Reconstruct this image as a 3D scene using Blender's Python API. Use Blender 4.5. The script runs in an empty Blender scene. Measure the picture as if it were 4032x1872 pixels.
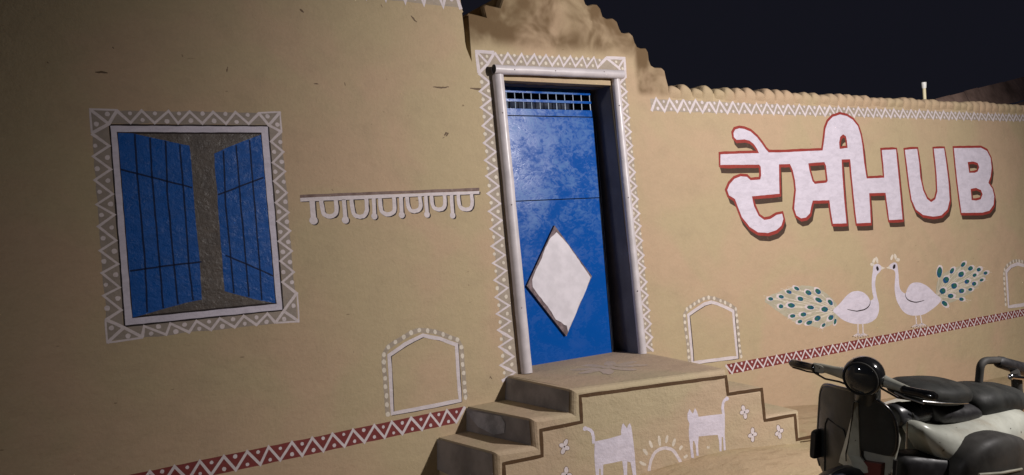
import bpy, math, random
from mathutils import Vector, Matrix
from mathutils.geometry import tessellate_polygon
R = random.Random(7)
C = bpy.context.scene.collection
scene = bpy.context.scene

# ------------------------------------------------------------------ camera
CZ = 1.6                                   # eye height above the street, metres
AX = (0.8573535534, -0.0586484164, 0.5113758381)     # street axis (along the wall) seen by the camera: right, down, forward
AY = (-0.5112323423, 0.0185639981, 0.8592420324)     # axis into the wall
AZ = (-0.0598863646, -0.9981060771, -0.0140670575)   # up
FPX, PCX, PCY = 3200.0, 2016.0, 936.0
cd = bpy.data.cameras.new('camera'); cam = bpy.data.objects.new('camera', cd); C.objects.link(cam)
cd.sensor_width = 36; cd.lens = FPX / 4032 * 36; cd.clip_end = 600; cd.clip_start = .05
cam.matrix_world = Matrix(((AX[0], -AX[1], -AX[2], 0), (AY[0], -AY[1], -AY[2], 0), (AZ[0], -AZ[1], -AZ[2], CZ), (0, 0, 0, 1)))
scene.camera = cam

# ------------------------------------------------------------------ night sky, lamp light, exposure
LAMP = Vector((5.25, -0.1, 3.45))
world = bpy.data.worlds.new('World'); scene.world = world; world.use_nodes = True
wn = world.node_tree; wn.nodes.clear()
wo = wn.nodes.new('ShaderNodeOutputWorld'); wb = wn.nodes.new('ShaderNodeBackground')
wb.inputs['Color'].default_value = (.0068, .0070, .0112, 1)
wb.inputs['Strength'].default_value = 1.0
wn.links.new(wb.outputs[0], wo.inputs[0])
ld = bpy.data.lights.new('street_lamp_light', 'SPOT'); ld.energy = 1400; ld.shadow_soft_size = .09
ld.color = (1.0, .95, .93); ld.spot_size = math.radians(107); ld.spot_blend = .72
lo = bpy.data.objects.new('street_lamp_light', ld); C.objects.link(lo); lo.location = LAMP
lo.rotation_euler = (Vector((5.38, 4.7, 1.35)) - LAMP).to_track_quat('-Z', 'Y').to_euler()
l2 = bpy.data.lights.new('fill_light', 'POINT'); l2.energy = 640; l2.shadow_soft_size = .18; l2.color = (.95, .95, 1.0)  # weak fill added to lift the left-facing shaded faces
l2o = bpy.data.objects.new('fill_light', l2); C.objects.link(l2o); l2o.location = (-9.5, 2.4, 4.6)
vs = scene.view_settings; vs.view_transform = 'Standard'; vs.look = 'None'; vs.gamma = 1; vs.exposure = 0

# ------------------------------------------------------------------ planes of the place
WY, WB = 4.69, .08                         # house front: a plane that leans back 8 cm per metre
def ray(px, py):
    d = (px - PCX, py - PCY, FPX)
    return (sum(a * b for a, b in zip(d, AX)), sum(a * b for a, b in zip(d, AY)), sum(a * b for a, b in zip(d, AZ)))
def wall_uv(p):                            # where a sight line meets the house front -> (x, z)
    d = ray(*p); t = (WY - .6 * WB + WB * CZ) / (d[1] - WB * d[2]); return (d[0] * t, CZ + d[2] * t)
FA, FX0, FY0 = -.2074, 2.744, 4.009        # front face of the steps, slightly turned
def front_uv(p):
    d = ray(*p); t = (FY0 - FA * FX0) / (d[1] - FA * d[0]); return (d[0] * t, CZ + d[2] * t)
DY, DB = 4.905, .068                       # door leaf plane
def door_uv(p):
    d = ray(*p); t = (DY - .6 * DB + DB * CZ) / (d[1] - DB * d[2]); return (d[0] * t, CZ + d[2] * t)
def thin(o): return o * .16 if 0 < o < .01 else o     # coats of paint: fractions of a millimetre each
def w3(u, v, o=0): o = thin(o); return (u, WY + WB * (v - .6) - o, v)
def f3(u, v, o=0): o = thin(o); return (u - .2 * o, FY0 + FA * (u - FX0) - o, v)
def d3(u, v, o=0): return (u, DY + DB * (v - .6) - o, v)
def crop(ox, oy, s, conv=wall_uv):         # traced points of one enlarged view -> coordinates on a plane
    return lambda *pts: [conv((ox + x / s, oy + y / s)) for x, y in pts]

# ------------------------------------------------------------------ mesh helpers
ORG = {}
class MB:
    def __init__(s, to3=None): s.v = []; s.f = []; s.to3 = to3; s.smooth = False
    def quad(s, a, b, c, d): n = len(s.v); s.v += [a, b, c, d]; s.f.append((n, n + 1, n + 2, n + 3))
    def poly(s, outer, holes=(), off=0, jit=.0015, step=.03):
        loops = [rough(l, jit, step) for l in [outer] + list(holes)]
        tri = tessellate_polygon([[Vector((x, y, 0)) for x, y in l] for l in loops])
        n = len(s.v)
        for l in loops: s.v += [s.to3(x, y, off) for x, y in l]
        flat = [p for l in loops for p in l]
        for a, b, c in tri:
            A, B, Cc = flat[a], flat[b], flat[c]
            ar = (B[0] - A[0]) * (Cc[1] - A[1]) - (B[1] - A[1]) * (Cc[0] - A[0])
            if abs(ar) < 1e-12: continue
            s.f.append((n + a, n + b, n + c) if ar > 0 else (n + a, n + c, n + b))
        return loops
    def ribbon(s, pts, w, off=0, closed=False, jit=.0012, step=.04, taper=None):
        pts = rough(pts, jit, step, closed)
        n = len(pts); L = []; Rr = []
        for i, p in enumerate(pts):
            a = pts[(i - 1) % n] if (closed or i > 0) else p
            b = pts[(i + 1) % n] if (closed or i < n - 1) else p
            d1 = norm2(p[0] - a[0], p[1] - a[1]) or norm2(b[0] - p[0], b[1] - p[1])
            d2 = norm2(b[0] - p[0], b[1] - p[1]) or d1
            t = norm2(d1[0] + d2[0], d1[1] + d2[1]) or d1
            k = max(.86, t[0] * d1[0] + t[1] * d1[1])
            ww = w * (taper(i / (n - 1)) if taper else 1) * R.uniform(.93, 1.07) / 2 / k
            L.append((p[0] - t[1] * ww, p[1] + t[0] * ww)); Rr.append((p[0] + t[1] * ww, p[1] - t[0] * ww))
        b0 = len(s.v); s.v += [s.to3(x, y, off) for x, y in L] + [s.to3(x, y, off) for x, y in Rr]
        for i in range(n if closed else n - 1):
            j = (i + 1) % n; s.f.append((b0 + n + i, b0 + n + j, b0 + j, b0 + i))
    def dot(s, p, r, off=0, ry=None, ang=0, n=11, wob=.1):
        ry = ry or r; b0 = len(s.v); ca, sa = math.cos(ang), math.sin(ang)
        for i in range(n):
            a = 2 * math.pi * i / n; k = 1 + R.uniform(-wob, wob); x, y = r * k * math.cos(a), ry * k * math.sin(a)
            s.v.append(s.to3(p[0] + x * ca - y * sa, p[1] + x * sa + y * ca, off))
        s.f.append(tuple(range(b0, b0 + n)))
    def box(s, x0, x1, y0, y1, z0, z1):
        n = len(s.v)
        s.v += [(x, y, z) for z in (z0, z1) for x, y in ((x0, y0), (x1, y0), (x1, y1), (x0, y1))]
        s.f += [tuple(n + i for i in q) for q in ((3, 2, 1, 0), (4, 5, 6, 7), (0, 1, 5, 4), (1, 2, 6, 5), (2, 3, 7, 6), (3, 0, 4, 7))]
    def tube(s, path, r, n=12, cap=True, radii=None):
        path = [Vector(p) for p in path]; rings = []; up = None
        for i, p in enumerate(path):
            a = path[max(0, i - 1)]; b = path[min(len(path) - 1, i + 1)]; t = (b - a).normalized()
            if up is None: up = t.orthogonal().normalized()
            up = (up - t * up.dot(t)).normalized(); sd = t.cross(up)
            rr = radii[i] if radii else r
            rings.append([p + (up * math.cos(2 * math.pi * k / n) + sd * math.sin(2 * math.pi * k / n)) * rr for k in range(n)])
        s.rings(rings, cap)
    def rings(s, rings, cap=True):
        n = len(rings[0]); b0 = len(s.v)
        for r in rings: s.v += [tuple(p) for p in r]
        for i in range(len(rings) - 1):
            for k in range(n):
                k2 = (k + 1) % n; s.f.append((b0 + i * n + k, b0 + i * n + k2, b0 + (i + 1) * n + k2, b0 + (i + 1) * n + k))
        if cap:
            s.f.append(tuple(b0 + k for k in range(n))[::-1]); s.f.append(tuple(b0 + (len(rings) - 1) * n + k for k in range(n)))
    def loft(s, secs, n=20, cap=True):     # secs: (x, y, z, half_y, half_z, power) cross sections across the x axis
        rr = []; secs = curve_pts(list(secs), 3)
        for x, y, z, hy, hz, pw in secs:
            hy = max(hy, .003); hz = max(hz, .003); pw = max(pw, 1.9)
            ring = []
            for k in range(n):
                a = 2 * math.pi * k / n; c, d = math.cos(a), math.sin(a)
                ring.append((x, y + hy * math.copysign(abs(c) ** (2 / pw), c), z + hz * math.copysign(abs(d) ** (2 / pw), d)))
            rr.append(ring)
        s.rings(rr, cap)
    def ball(s, c, rx, ry, rz, n=18, m=12, T=None):
        rr = []
        for j in range(m + 1):
            a = math.pi * j / m; ring = []
            for k in range(n):
                b = 2 * math.pi * k / n
                v = Vector((rx * max(math.sin(a), .002) * math.cos(b), ry * max(math.sin(a), .002) * math.sin(b), -rz * math.cos(a)))
                if T: v = T @ v
                ring.append(tuple(v + Vector(c)))
            rr.append(ring)
        s.rings(rr)
def norm2(x, y):
    l = math.hypot(x, y); return (x / l, y / l) if l > 1e-9 else None
def rough(pts, jit, step, closed=True):
    out = []; n = len(pts)
    for i in range(n if closed else n - 1):
        a, b = pts[i], pts[(i + 1) % n]; k = max(1, int(math.hypot(b[0] - a[0], b[1] - a[1]) / step))
        for q in range(k):
            t = q / k; out.append((a[0] + (b[0] - a[0]) * t + R.uniform(-jit, jit), a[1] + (b[1] - a[1]) * t + R.uniform(-jit, jit)))
    if not closed: out.append(pts[-1])
    return out
def curve_pts(pts, k=5, closed=False):     # Catmull-Rom smoothing
    out = []; n = len(pts)
    for i in range(n if closed else n - 1):
        P = [pts[(i + j) % n] if closed else pts[min(max(i + j, 0), n - 1)] for j in (-1, 0, 1, 2)]
        for q in range(k):
            t = q / k
            out.append(tuple(.5 * (2 * P[1][c] + (P[2][c] - P[0][c]) * t + (2 * P[0][c] - 5 * P[1][c] + 4 * P[2][c] - P[3][c]) * t * t
                       + (3 * P[1][c] - P[0][c] - 3 * P[2][c] + P[3][c]) * t ** 3) for c in range(len(pts[0]))))
    if not closed: out.append(tuple(pts[-1]))
    return out
def link_mesh(name, mb, mat, parent=None, origin=None, smooth=None):
    stuff = name in ('border_dots', 'dot_row', 'leg_and_toe_paint', 'beak_and_crest', 'eye_and_wing_line', 'tail_barb', 'drop_shade_paint', 'plank_line', 'rivet', 'red_outline', 'block_shade_paint', 'zigzag_border')
    o0 = ORG[parent.name] if parent else Vector(origin or (0, 0, 0))
    me = bpy.data.meshes.new(name); me.from_pydata([tuple(Vector(v) - o0) for v in mb.v], [], mb.f)
    if mat: me.materials.append(mat)
    if smooth or (smooth is None and mb.smooth):
        for p in me.polygons: p.use_smooth = True
        try: me.set_sharp_from_angle(angle=math.radians(50))
        except Exception: pass
    o = bpy.data.objects.new(name, me); C.objects.link(o); ORG[o.name] = o0
    if stuff: o['kind'] = 'stuff'
    if parent: o.parent = parent
    else: o.location = o0
    return o
def tag(o, label, cat, group=None):
    o['label'] = label; o['category'] = cat
    if group: o['group'] = group
    return o
def empty(name, loc, label, cat, group=None):
    o = bpy.data.objects.new(name, None); C.objects.link(o); o.location = loc; ORG[o.name] = Vector(loc); return tag(o, label, cat, group)

# ------------------------------------------------------------------ materials
def nodes(name, rough_=.8, spec=.3):
    m = bpy.data.materials.new(name); m.use_nodes = True; nt = m.node_tree; b = nt.nodes['Principled BSDF']
    b.inputs['Roughness'].default_value = rough_
    b.inputs['Specular IOR Level'].default_value = spec
    return m, nt, b
def N(nt, t, **k):
    n = nt.nodes.new(t)
    for a, v in k.items():
        if a in n.inputs: n.inputs[a].default_value = v
        else: setattr(n, a, v)
    return n
def pos(nt, scale=(1, 1, 1), rot=(0, 0, 0)):
    g = N(nt, 'ShaderNodeNewGeometry'); m = N(nt, 'ShaderNodeMapping'); m.inputs['Scale'].default_value = scale; m.inputs['Rotation'].default_value = rot
    nt.links.new(g.outputs['Position'], m.inputs['Vector']); return m.outputs[0]
def noise(nt, vec, s, d=4, r=.6, dist=0):
    n = N(nt, 'ShaderNodeTexNoise'); n.inputs['Scale'].default_value = s; n.inputs['Detail'].default_value = d; n.inputs['Roughness'].default_value = r
    n.inputs['Distortion'].default_value = dist; nt.links.new(vec, n.inputs['Vector']); return n.outputs['Fac']
def ramp(nt, fac, a, b, lo=0., hi=1.):
    n = N(nt, 'ShaderNodeMapRange'); n.interpolation_type = 'SMOOTHSTEP'
    for k, v in zip(('From Min', 'From Max', 'To Min', 'To Max'), (a, b, lo, hi)): n.inputs[k].default_value = v
    nt.links.new(fac, n.inputs['Value']); return n.outputs['Result']
def math_(nt, op, a, b=None):
    n = N(nt, 'ShaderNodeMath', operation=op)
    for i, x in enumerate((a, b)):
        if x is None: continue
        if isinstance(x, (int, float)): n.inputs[i].default_value = x
        else: nt.links.new(x, n.inputs[i])
    return n.outputs[0]
def mix(nt, fac, a, b):
    n = N(nt, 'ShaderNodeMix', data_type='RGBA')
    if isinstance(fac, (int, float)): n.inputs[0].default_value = fac
    else: nt.links.new(fac, n.inputs[0])
    for i, x in ((6, a), (7, b)):
        if isinstance(x, tuple): n.inputs[i].default_value = (*x, 1)
        else: nt.links.new(x, n.inputs[i])
    return n.outputs[2]
def wall_relief(nt, b, k=1.0):             # the same plaster relief runs under paint and bare mud
    v = pos(nt); fine = noise(nt, v, 55, 5, .65); mid = noise(nt, pos(nt, (1, 1, 1.6)), 7, 4, .55); big = noise(nt, v, 1.7, 2, .5)
    brush = noise(nt, pos(nt, (5, 5, 2.0), (0, .7, 0)), 3.2, 4, .6, 1.2)
    h = math_(nt, 'ADD', math_(nt, 'ADD', math_(nt, 'MULTIPLY', fine, .0034 * k), math_(nt, 'MULTIPLY', mid, .0095 * k)),
              math_(nt, 'ADD', math_(nt, 'MULTIPLY', big, .018 * k), math_(nt, 'MULTIPLY', brush, .0018 * k)))
    bp = N(nt, 'ShaderNodeBump'); bp.inputs['Strength'].default_value = .8; bp.inputs['Distance'].default_value = 1.0
    nt.links.new(h, bp.inputs['Height']); nt.links.new(bp.outputs[0], b.inputs['Normal']); return fine, mid, big
def mud(name, soot=None, base=(.415, .318, .207), specks=1.0, relief=1.0, soil=False):
    m, nt, b = nodes(name, .9, .15); fine, mid, big = wall_relief(nt, b, relief)
    warm = tuple(c * k for c, k in zip(base, (1.05, .98, 1.0))); green = tuple(c * k for c, k in zip(base, (.98, 1.015, .96)))
    v = pos(nt); col = mix(nt, ramp(nt, noise(nt, v, 1.3, 3, .5, .5), .38, .62), warm, green)
    col = mix(nt, ramp(nt, noise(nt, v, 4.3, 5, .6), .50, .78, 0, .30), col, tuple(c * .72 for c in base))
    col = mix(nt, ramp(nt, fine, .3, .75, 0, .22), col, tuple(min(1, c * 1.25) for c in base))
    sw = noise(nt, pos(nt, (1.6, 1.6, 2.6), (0, .9, 0)), 3.1, 6, .7, 1.2); col = mix(nt, ramp(nt, sw, .42, .66, 0, .17), col, tuple(c * .78 for c in base))
    # chopped straw and small pits left in the plaster
    st = noise(nt, pos(nt, (9, 9, 34), (0, .5, 0)), 1.0, 2, .5); st2 = noise(nt, pos(nt, (30, 30, 9), (0, .4, 0)), 1.0, 2, .5)
    sp = math_(nt, 'ADD', ramp(nt, st, .765, .80, 0, .6 * specks), ramp(nt, st2, .775, .81, 0, .5 * specks))
    col = mix(nt, math_(nt, 'MINIMUM', sp, 1.0), col, (.10, .065, .035))
    if soot:                                # airbrushed brown pigment on the gateway crest
        g = N(nt, 'ShaderNodeNewGeometry'); sx = N(nt, 'ShaderNodeSeparateXYZ'); nt.links.new(g.outputs['Position'], sx.inputs[0])
        top = ramp(nt, sx.outputs['Z'], 2.80, 2.93); side = math_(nt, 'MULTIPLY', ramp(nt, sx.outputs['X'], 4.06, 4.13), ramp(nt, sx.outputs['Z'], 2.52, 2.60))
        f = math_(nt, 'MAXIMUM', top, side); cl = ramp(nt, noise(nt, v, 3.4, 3, .55, .4), .34, .60, .30, 1.0)
        col = mix(nt, math_(nt, 'MULTIPLY', math_(nt, 'MULTIPLY', f, cl), .92), col, (.115, .070, .034))
    if soil:
        g = N(nt, 'ShaderNodeNewGeometry'); sx = N(nt, 'ShaderNodeSeparateXYZ'); nt.links.new(g.outputs['Position'], sx.inputs[0])
        f = math_(nt, 'MULTIPLY', ramp(nt, sx.outputs['X'], 4.2, 4.8), ramp(nt, math_(nt, 'ADD', sx.outputs['Y'], math_(nt, 'MULTIPLY', mid, .5)), 4.2, 3.95))
        col = mix(nt, f, col, mix(nt, ramp(nt, noise(nt, v, 5, 4, .6), .35, .65), (.33, .20, .105), (.22, .13, .065)))
        col = mix(nt, ramp(nt, noise(nt, pos(nt, (2, 7, 2), (0, 0, .5)), 2.4, 4, .6, .8), .48, .72, 0, .35), col, (.17, .11, .055))
    nt.links.new(col, b.inputs['Base Color']); return m
def paint(name, col, rgh=.7, spec=.3, wear=.25, under=(.36, .27, .17), fleck=0, soft=None):
    m, nt, b = nodes(name, rgh, spec); fine, mid, big = wall_relief(nt, b, 1.0 if not fleck else 1.6)
    v = pos(nt); c = mix(nt, ramp(nt, noise(nt, pos(nt, (1, 1, 2.4), (0, .4, 0)), 9, 5, .65, .8), .35, .7, 0, .75), col, tuple(x * .80 for x in col))
    c = mix(nt, ramp(nt, noise(nt, v, 42, 4, .7), .60, .72, 0, wear), c, under)
    if soft: c = mix(nt, ramp(nt, noise(nt, v, 14, 4, .6), .45, .65, 0, .8), c, soft)
    nt.links.new(c, b.inputs['Base Color'])
    if fleck: nt.links.new(ramp(nt, noise(nt, v, 30, 3, .6), .4, .65, rgh, .28), b.inputs['Roughness'])
    return m
def plain(name, col, rgh=.5, spec=.5, metal=0, var=.15, scale=20, coat=0, bump=0):
    m, nt, b = nodes(name, rgh, spec); b.inputs['Metallic'].default_value = metal; b.inputs['Coat Weight'].default_value = coat
    tc = N(nt, 'ShaderNodeTexCoord').outputs['Object']
    n = noise(nt, tc, scale, 4, .6)
    nt.links.new(mix(nt, ramp(nt, n, .3, .7), tuple(c * (1 - var) for c in col), tuple(min(1, c * (1 + var)) for c in col)), b.inputs['Base Color'])
    nt.links.new(ramp(nt, noise(nt, tc, scale * .6, 4, .6), .35, .7, max(.03, rgh * .85), min(1, rgh * 1.3)), b.inputs['Roughness'])
    if bump:
        bp = N(nt, 'ShaderNodeBump'); bp.inputs['Strength'].default_value = .5; bp.inputs['Distance'].default_value = bump
        nt.links.new(noise(nt, tc, scale * 8, 3, .6), bp.inputs['Height']); nt.links.new(bp.outputs[0], b.inputs['Normal'])
    return m
M_MUD = mud('mud_plaster'); M_GATE = mud('mud_plaster_gate', soot=True)
M_STEP = mud('mud_step', base=(.41, .328, .222), relief=1.3); M_GROUND = mud('mud_ground', base=(.39, .305, .19), relief=1.6, soil=True, specks=1.3)
M_LANDING = mud('mud_landing', base=(.385, .300, .208), relief=1.4, specks=1.2)
M_WHITE = paint('white_paint', (.61, .54, .55), wear=.5); M_CREAM = paint('cream_paint', (.63, .56, .47), wear=.3)
M_LILAC = paint('letter_white_paint', (.60, .55, .63), wear=.06); M_PALE = paint('thin_white_paint', (.62, .54, .54), wear=.3)
M_WASH = paint('grey_wash', (.345, .285, .225), wear=.6); M_WASHD = paint('grey_wash_dark', (.30, .25, .21), wear=.5)
M_RED = paint('maroon_paint', (.185, .032, .030), wear=.15); M_REDL = paint('red_outline_paint', (.27, .036, .028), wear=.08)
M_DARK = paint('dark_brown_paint', (.062, .036, .024), wear=.15); M_LINE = paint('brown_line_paint', (.080, .041, .017), wear=.2)
M_NICK = paint('nick_shadow_brown', (.13, .085, .05), wear=.5)
M_BLACK = paint('black_paint', (.022, .014, .014), wear=.1)
M_WBLUE = paint('window_blue_paint', (.006, .078, .32), .6, .25, .12, (.10, .18, .34), fleck=1)
M_WDARK = paint('window_dark_paint', (.105, .085, .072), .6, .4, .3, (.17, .14, .11), fleck=1, soft=(.075, .062, .055))
M_WLINE = paint('plank_line_paint', (.003, .014, .06), .6, .2, .25, (.012, .075, .30))
M_GREYP = paint('mottled_brown_paint', (.20, .135, .115), .7, .3, .6, (.36, .28, .22), soft=(.11, .065, .055))
M_TEAL = paint('feather_teal_paint', (.008, .085, .13), wear=.1, soft=(.015, .06, .22)); M_GREEN = paint('feather_green_paint', (.025, .115, .085), wear=.1)
M_FEATH = paint('feather_wash', (.41, .375, .28), wear=.5)
M_PIPE = plain('painted_pipe', (.54, .495, .51), .36, .4, var=.10, scale=9)
M_HOLE = plain('pipe_inside', (.012, .010, .010), .9)
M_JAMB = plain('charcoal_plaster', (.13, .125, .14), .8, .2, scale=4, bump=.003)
M_RISER = plain('grey_step_paint', (.195, .175, .168), .75, .25, var=.25, scale=5, bump=.004)
M_RISERP = plain('grey_cement_patch', (.25, .245, .26), .7, .3, var=.3, scale=9)
def chipped(m):
    nt = m.node_tree; b = nt.nodes['Principled BSDF']; src = b.inputs['Base Color'].links[0].from_socket; tc = N(nt, 'ShaderNodeTexCoord').outputs['Object']
    c = mix(nt, ramp(nt, noise(nt, tc, 26, 3, .6), .70, .73), src, (.03, .022, .018)); c = mix(nt, ramp(nt, noise(nt, tc, 5, 5, .7), .45, .75, 0, .45), c, (.20, .155, .10))
    nt.links.new(c, b.inputs['Base Color'])
def dusty(m, k=.25):
    nt = m.node_tree; b = nt.nodes['Principled BSDF']; src = b.inputs['Base Color'].links[0].from_socket; tc = N(nt, 'ShaderNodeTexCoord').outputs['Object']
    f = ramp(nt, noise(nt, tc, 7, 6, .7, .5), .42, .75, 0, k); nt.links.new(mix(nt, f, src, (.065, .060, .050)), b.inputs['Base Color'])
    src = b.inputs['Roughness'].links[0].from_socket; nt.links.new(math_(nt, 'ADD', src, math_(nt, 'MULTIPLY', f, .8)), b.inputs['Roughness'])
def door_mat():
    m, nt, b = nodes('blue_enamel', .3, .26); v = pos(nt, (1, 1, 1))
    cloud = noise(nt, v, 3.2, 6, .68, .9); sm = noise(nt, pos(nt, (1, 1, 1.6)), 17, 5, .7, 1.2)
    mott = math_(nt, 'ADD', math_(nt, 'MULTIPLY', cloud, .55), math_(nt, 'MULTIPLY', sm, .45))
    g = N(nt, 'ShaderNodeNewGeometry'); sx = N(nt, 'ShaderNodeSeparateXYZ'); nt.links.new(g.outputs['Position'], sx.inputs[0]); up = ramp(nt, sx.outputs['Z'], 1.25, 1.75)   # lamp sheen put into the colour of the upper sheet
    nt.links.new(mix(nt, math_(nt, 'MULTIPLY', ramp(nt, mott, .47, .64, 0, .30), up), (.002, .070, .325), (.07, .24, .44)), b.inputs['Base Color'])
    nt.links.new(ramp(nt, mott, .42, .60, .17, .38), b.inputs['Roughness'])
    bp = N(nt, 'ShaderNodeBump'); bp.inputs['Strength'].default_value = .6; bp.inputs['Distance'].default_value = 1
    nt.links.new(math_(nt, 'ADD', math_(nt, 'MULTIPLY', noise(nt, v, 2.2, 2, .5), .022), math_(nt, 'MULTIPLY', sm, .0012)), bp.inputs['Height']); nt.links.new(bp.outputs[0], b.inputs['Normal'])
    return m
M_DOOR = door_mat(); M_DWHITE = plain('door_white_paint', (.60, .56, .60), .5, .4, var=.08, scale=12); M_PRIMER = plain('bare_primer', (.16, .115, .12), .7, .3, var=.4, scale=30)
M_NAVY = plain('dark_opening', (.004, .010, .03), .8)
M_GRILLE = plain('grille_bar_blue', (.20, .27, .38), .4, .6, scale=40)
M_RUBBER = plain('black_rubber', (.012, .011, .012), .45, .4, scale=30); M_BODY = plain('pale_green_white_paint', (.34, .345, .30), .32, .4, var=.14, scale=7, coat=.2)
M_SHIELD = plain('black_shield_paint', (.016, .019, .019), .38, .5, var=.3, scale=9, coat=.1); M_VINYL = plain('black_vinyl', (.013, .0135, .0125), .6, .22, var=.25, scale=14, bump=.0004)
M_GLOSS = plain('black_gloss', (.010, .010, .011), .12, .6, coat=.5); M_CHROME = plain('chrome', (.6, .6, .6), .15, .5, metal=1, var=.1)
M_LENS = plain('headlight_glass', (.035, .038, .04), .06, .7, coat=.8); M_GREYB = plain('grey_bar_paint', (.26, .25, .20), .4, .5, scale=10)
M_REDM = plain('red_plate_paint', (.11, .022, .015), .5, .4, scale=12, var=.3); M_NAVYM = plain('navy_fender_paint', (.012, .016, .028), .4, .5)
M_GDARK = plain('dark_grey_plastic', (.030, .028, .026), .55, .25, var=.3, scale=8); M_ROOF = plain('old_brown_roof', (.55, .37, .30), .9, .2, var=.5, scale=1.8, bump=.02)
M_COVER = plain('body_paint_brightened', (.50, .50, .41), .35, .4, var=.1, scale=9)  # same paint as the body, lightened so the shaded cover looks lit
M_DRUM = plain('drum_paint', (.03, .03, .032), .24, .6, scale=6)
M_POST = plain('cream_post_paint', (.70, .62, .40), .6); M_CAP = plain('white_cap', (.8, .8, .76), .5)
M_STEEL = plain('galvanised_steel', (.35, .36, .37), .4, .5, metal=.8)
for m_ in (M_SHIELD, M_VINYL, M_GDARK, M_GLOSS): dusty(m_)
chipped(M_BODY); chipped(M_COVER)

# ------------------------------------------------------------------ ground
def gh(x, y):
    sm = lambda t: max(0, min(1, t)) ** 2 * (3 - 2 * max(0, min(1, t)))
    pk = ((2.0, -.05), (2.74, -.03), (3.2, .03), (3.48, .06), (3.8, .08), (4.05, .07), (4.35, .05), (5.0, .0), (5.6, -.06), (6.3, -.14), (7.2, -.22), (9, -.26), (14, -.3))
    q = pk[0][1] if x < 2 else pk[-1][1]
    for (a, za), (b, zb) in zip(pk, pk[1:]):
        if a <= x < b: q = za + (zb - za) * (x - a) / (b - a)
    t = sm((y - 2.7) / 1.05); h = -.05 * (1 - t) + q * t
    h += .008 * math.sin(x * 3.1 + y * 1.7) * math.sin(y * 2.3 - x) if abs(x) < 20 and abs(y) < 9 else 0
    h += .05 * math.exp(-((x - 6.6) / .7) ** 2 - ((y - 3.2) / .45) ** 2)
    return h
xs = [-150, -60, -25, -12] + [-6 + .2 * i for i in range(101)] + [17, 25, 60, 150]
ys = [-120, -50, -20, -9, -5, -3] + [-2 + .1 * i for i in range(70)] + [6, 9, 20, 60, 150]
g = MB(); g.v = [(x, y, gh(x, y) if -6 <= x <= 14.1 and y > -2.1 else -.05) for y in ys for x in xs]
g.f = [(j * len(xs) + i, j * len(xs) + i + 1, (j + 1) * len(xs) + i + 1, (j + 1) * len(xs) + i) for j in range(len(ys) - 1) for i in range(len(xs) - 1)]
o = link_mesh('ground', g, M_GROUND, smooth=True); o['kind'] = 'structure'

# ------------------------------------------------------------------ walls
def slab(outline, holes, thick, to3=w3, round_=.0, inset=.0):
    """a wall: front face from an outline in wall coordinates, carried back by its thickness"""
    mb = MB(to3)
    def off(lp, d):
        n = len(lp); out = []
        for i in range(n):
            a, p, b = lp[i - 1], lp[i], lp[(i + 1) % n]
            d1 = norm2(p[0] - a[0], p[1] - a[1]) or (1, 0); d2 = norm2(b[0] - p[0], b[1] - p[1]) or d1
            t = norm2(d1[0] + d2[0], d1[1] + d2[1]) or d1
            out.append((p[0] + t[1] * d, p[1] - t[0] * d))
        return out
    ar = sum(outline[i - 1][0] * outline[i][1] - outline[i][0] * outline[i - 1][1] for i in range(len(outline)))
    if ar < 0: outline = outline[::-1]
    def off2(lp, d): return [q if p[1] > 2.72 and p[0] > seam[0] + .03 else p for p, q in zip(lp, off(lp, d))]
    inner = off2(outline, -inset) if inset else outline
    mb.poly(inner, holes, 0, jit=0, step=9)
    rings = [[to3(x, y, 0) for x, y in inner]]
    if inset: rings += [[to3(x, y, -round_ * .35) for x, y in off2(outline, -inset * .3)], [to3(x, y, -round_) for x, y in outline]]
    rings.append([(x, to3(x, y, 0)[1] + thick, y) for x, y in outline]); mb.rings(rings, cap=False)
    b0 = len(mb.v) - len(outline); mb.f.append(tuple(range(b0, b0 + len(outline)))[::-1]) if not holes else None
    for h in holes: mb.rings([[to3(x, y, 0) for x, y in h], [(x, to3(x, y, 0)[1] + thick, y) for x, y in h]], cap=False)
    return mb
TW = .34
c7 = crop(1350, 0, 3.417)
edge = [wall_uv(p) for p in ((1806, -160), (1813, 0), (1816, 32), (1824, 47), (1819, 52), (1826, 110), (1829, 140), (1831, 165), (1836, 190), (1846, 216), (1858, 245))]
seam = edge[-1]
house_out = [(-5, -.4), (-5, 3.62)] + [(edge[0][0], 3.62)] + edge + [(seam[0], -.4)]
house = link_mesh('house_wall', slab(house_out, [], TW), M_MUD, origin=w3(1, 0))
tag(house, 'tall tan mud plaster house wall with painted blue window, left of the blue door', 'wall')
c5 = crop(1750, 0, 2.392)
ped = c5((1320, -10), (1335, 35), (1352, 48), (1400, 35), (1440, 38), (1475, 80), (1495, 150), (1530, 172), (1590, 168), (1630, 200), (1655, 270), (1672, 302), (1700, 308),
         (1745, 302), (1780, 335), (1800, 400), (1820, 437), (1850, 450), (1900, 450), (1925, 490), (1935, 570), (1950, 612), (1985, 632), (2050, 635), (2080, 665), (2085, 740), (2100, 795), (2113, 842))
pedl = c5((545, -10), (528, 40), (520, 68), (430, 47), (385, 35), (363, 60), (372, 110), (390, 160), (330, 140), (270, 125), (228, 128), (210, 150), (150, 165))
X1 = ped[-1][0]; apex = [(p[0] + dx, p[1] + dz) for p, dx, dz in ()]
topc = c5((560, -60), (640, -75), (700, -90), (720, -160), (770, -185), (850, -180), (880, -240), (960, -262), (1040, -240), (1070, -180), (1140, -178), (1180, -140), (1200, -80), (1270, -78), (1305, -50))
HX0, HX1, HZ0, HZ1 = 2.835, 3.835, -.3, 2.612
gate_out = [(seam[0], -.4), (seam[0], seam[1])] + [(seam[0] + .01, pedl[-1][1] + .02)] + pedl[::-1][1:] + topc + ped + [(X1, -.4)]
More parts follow.
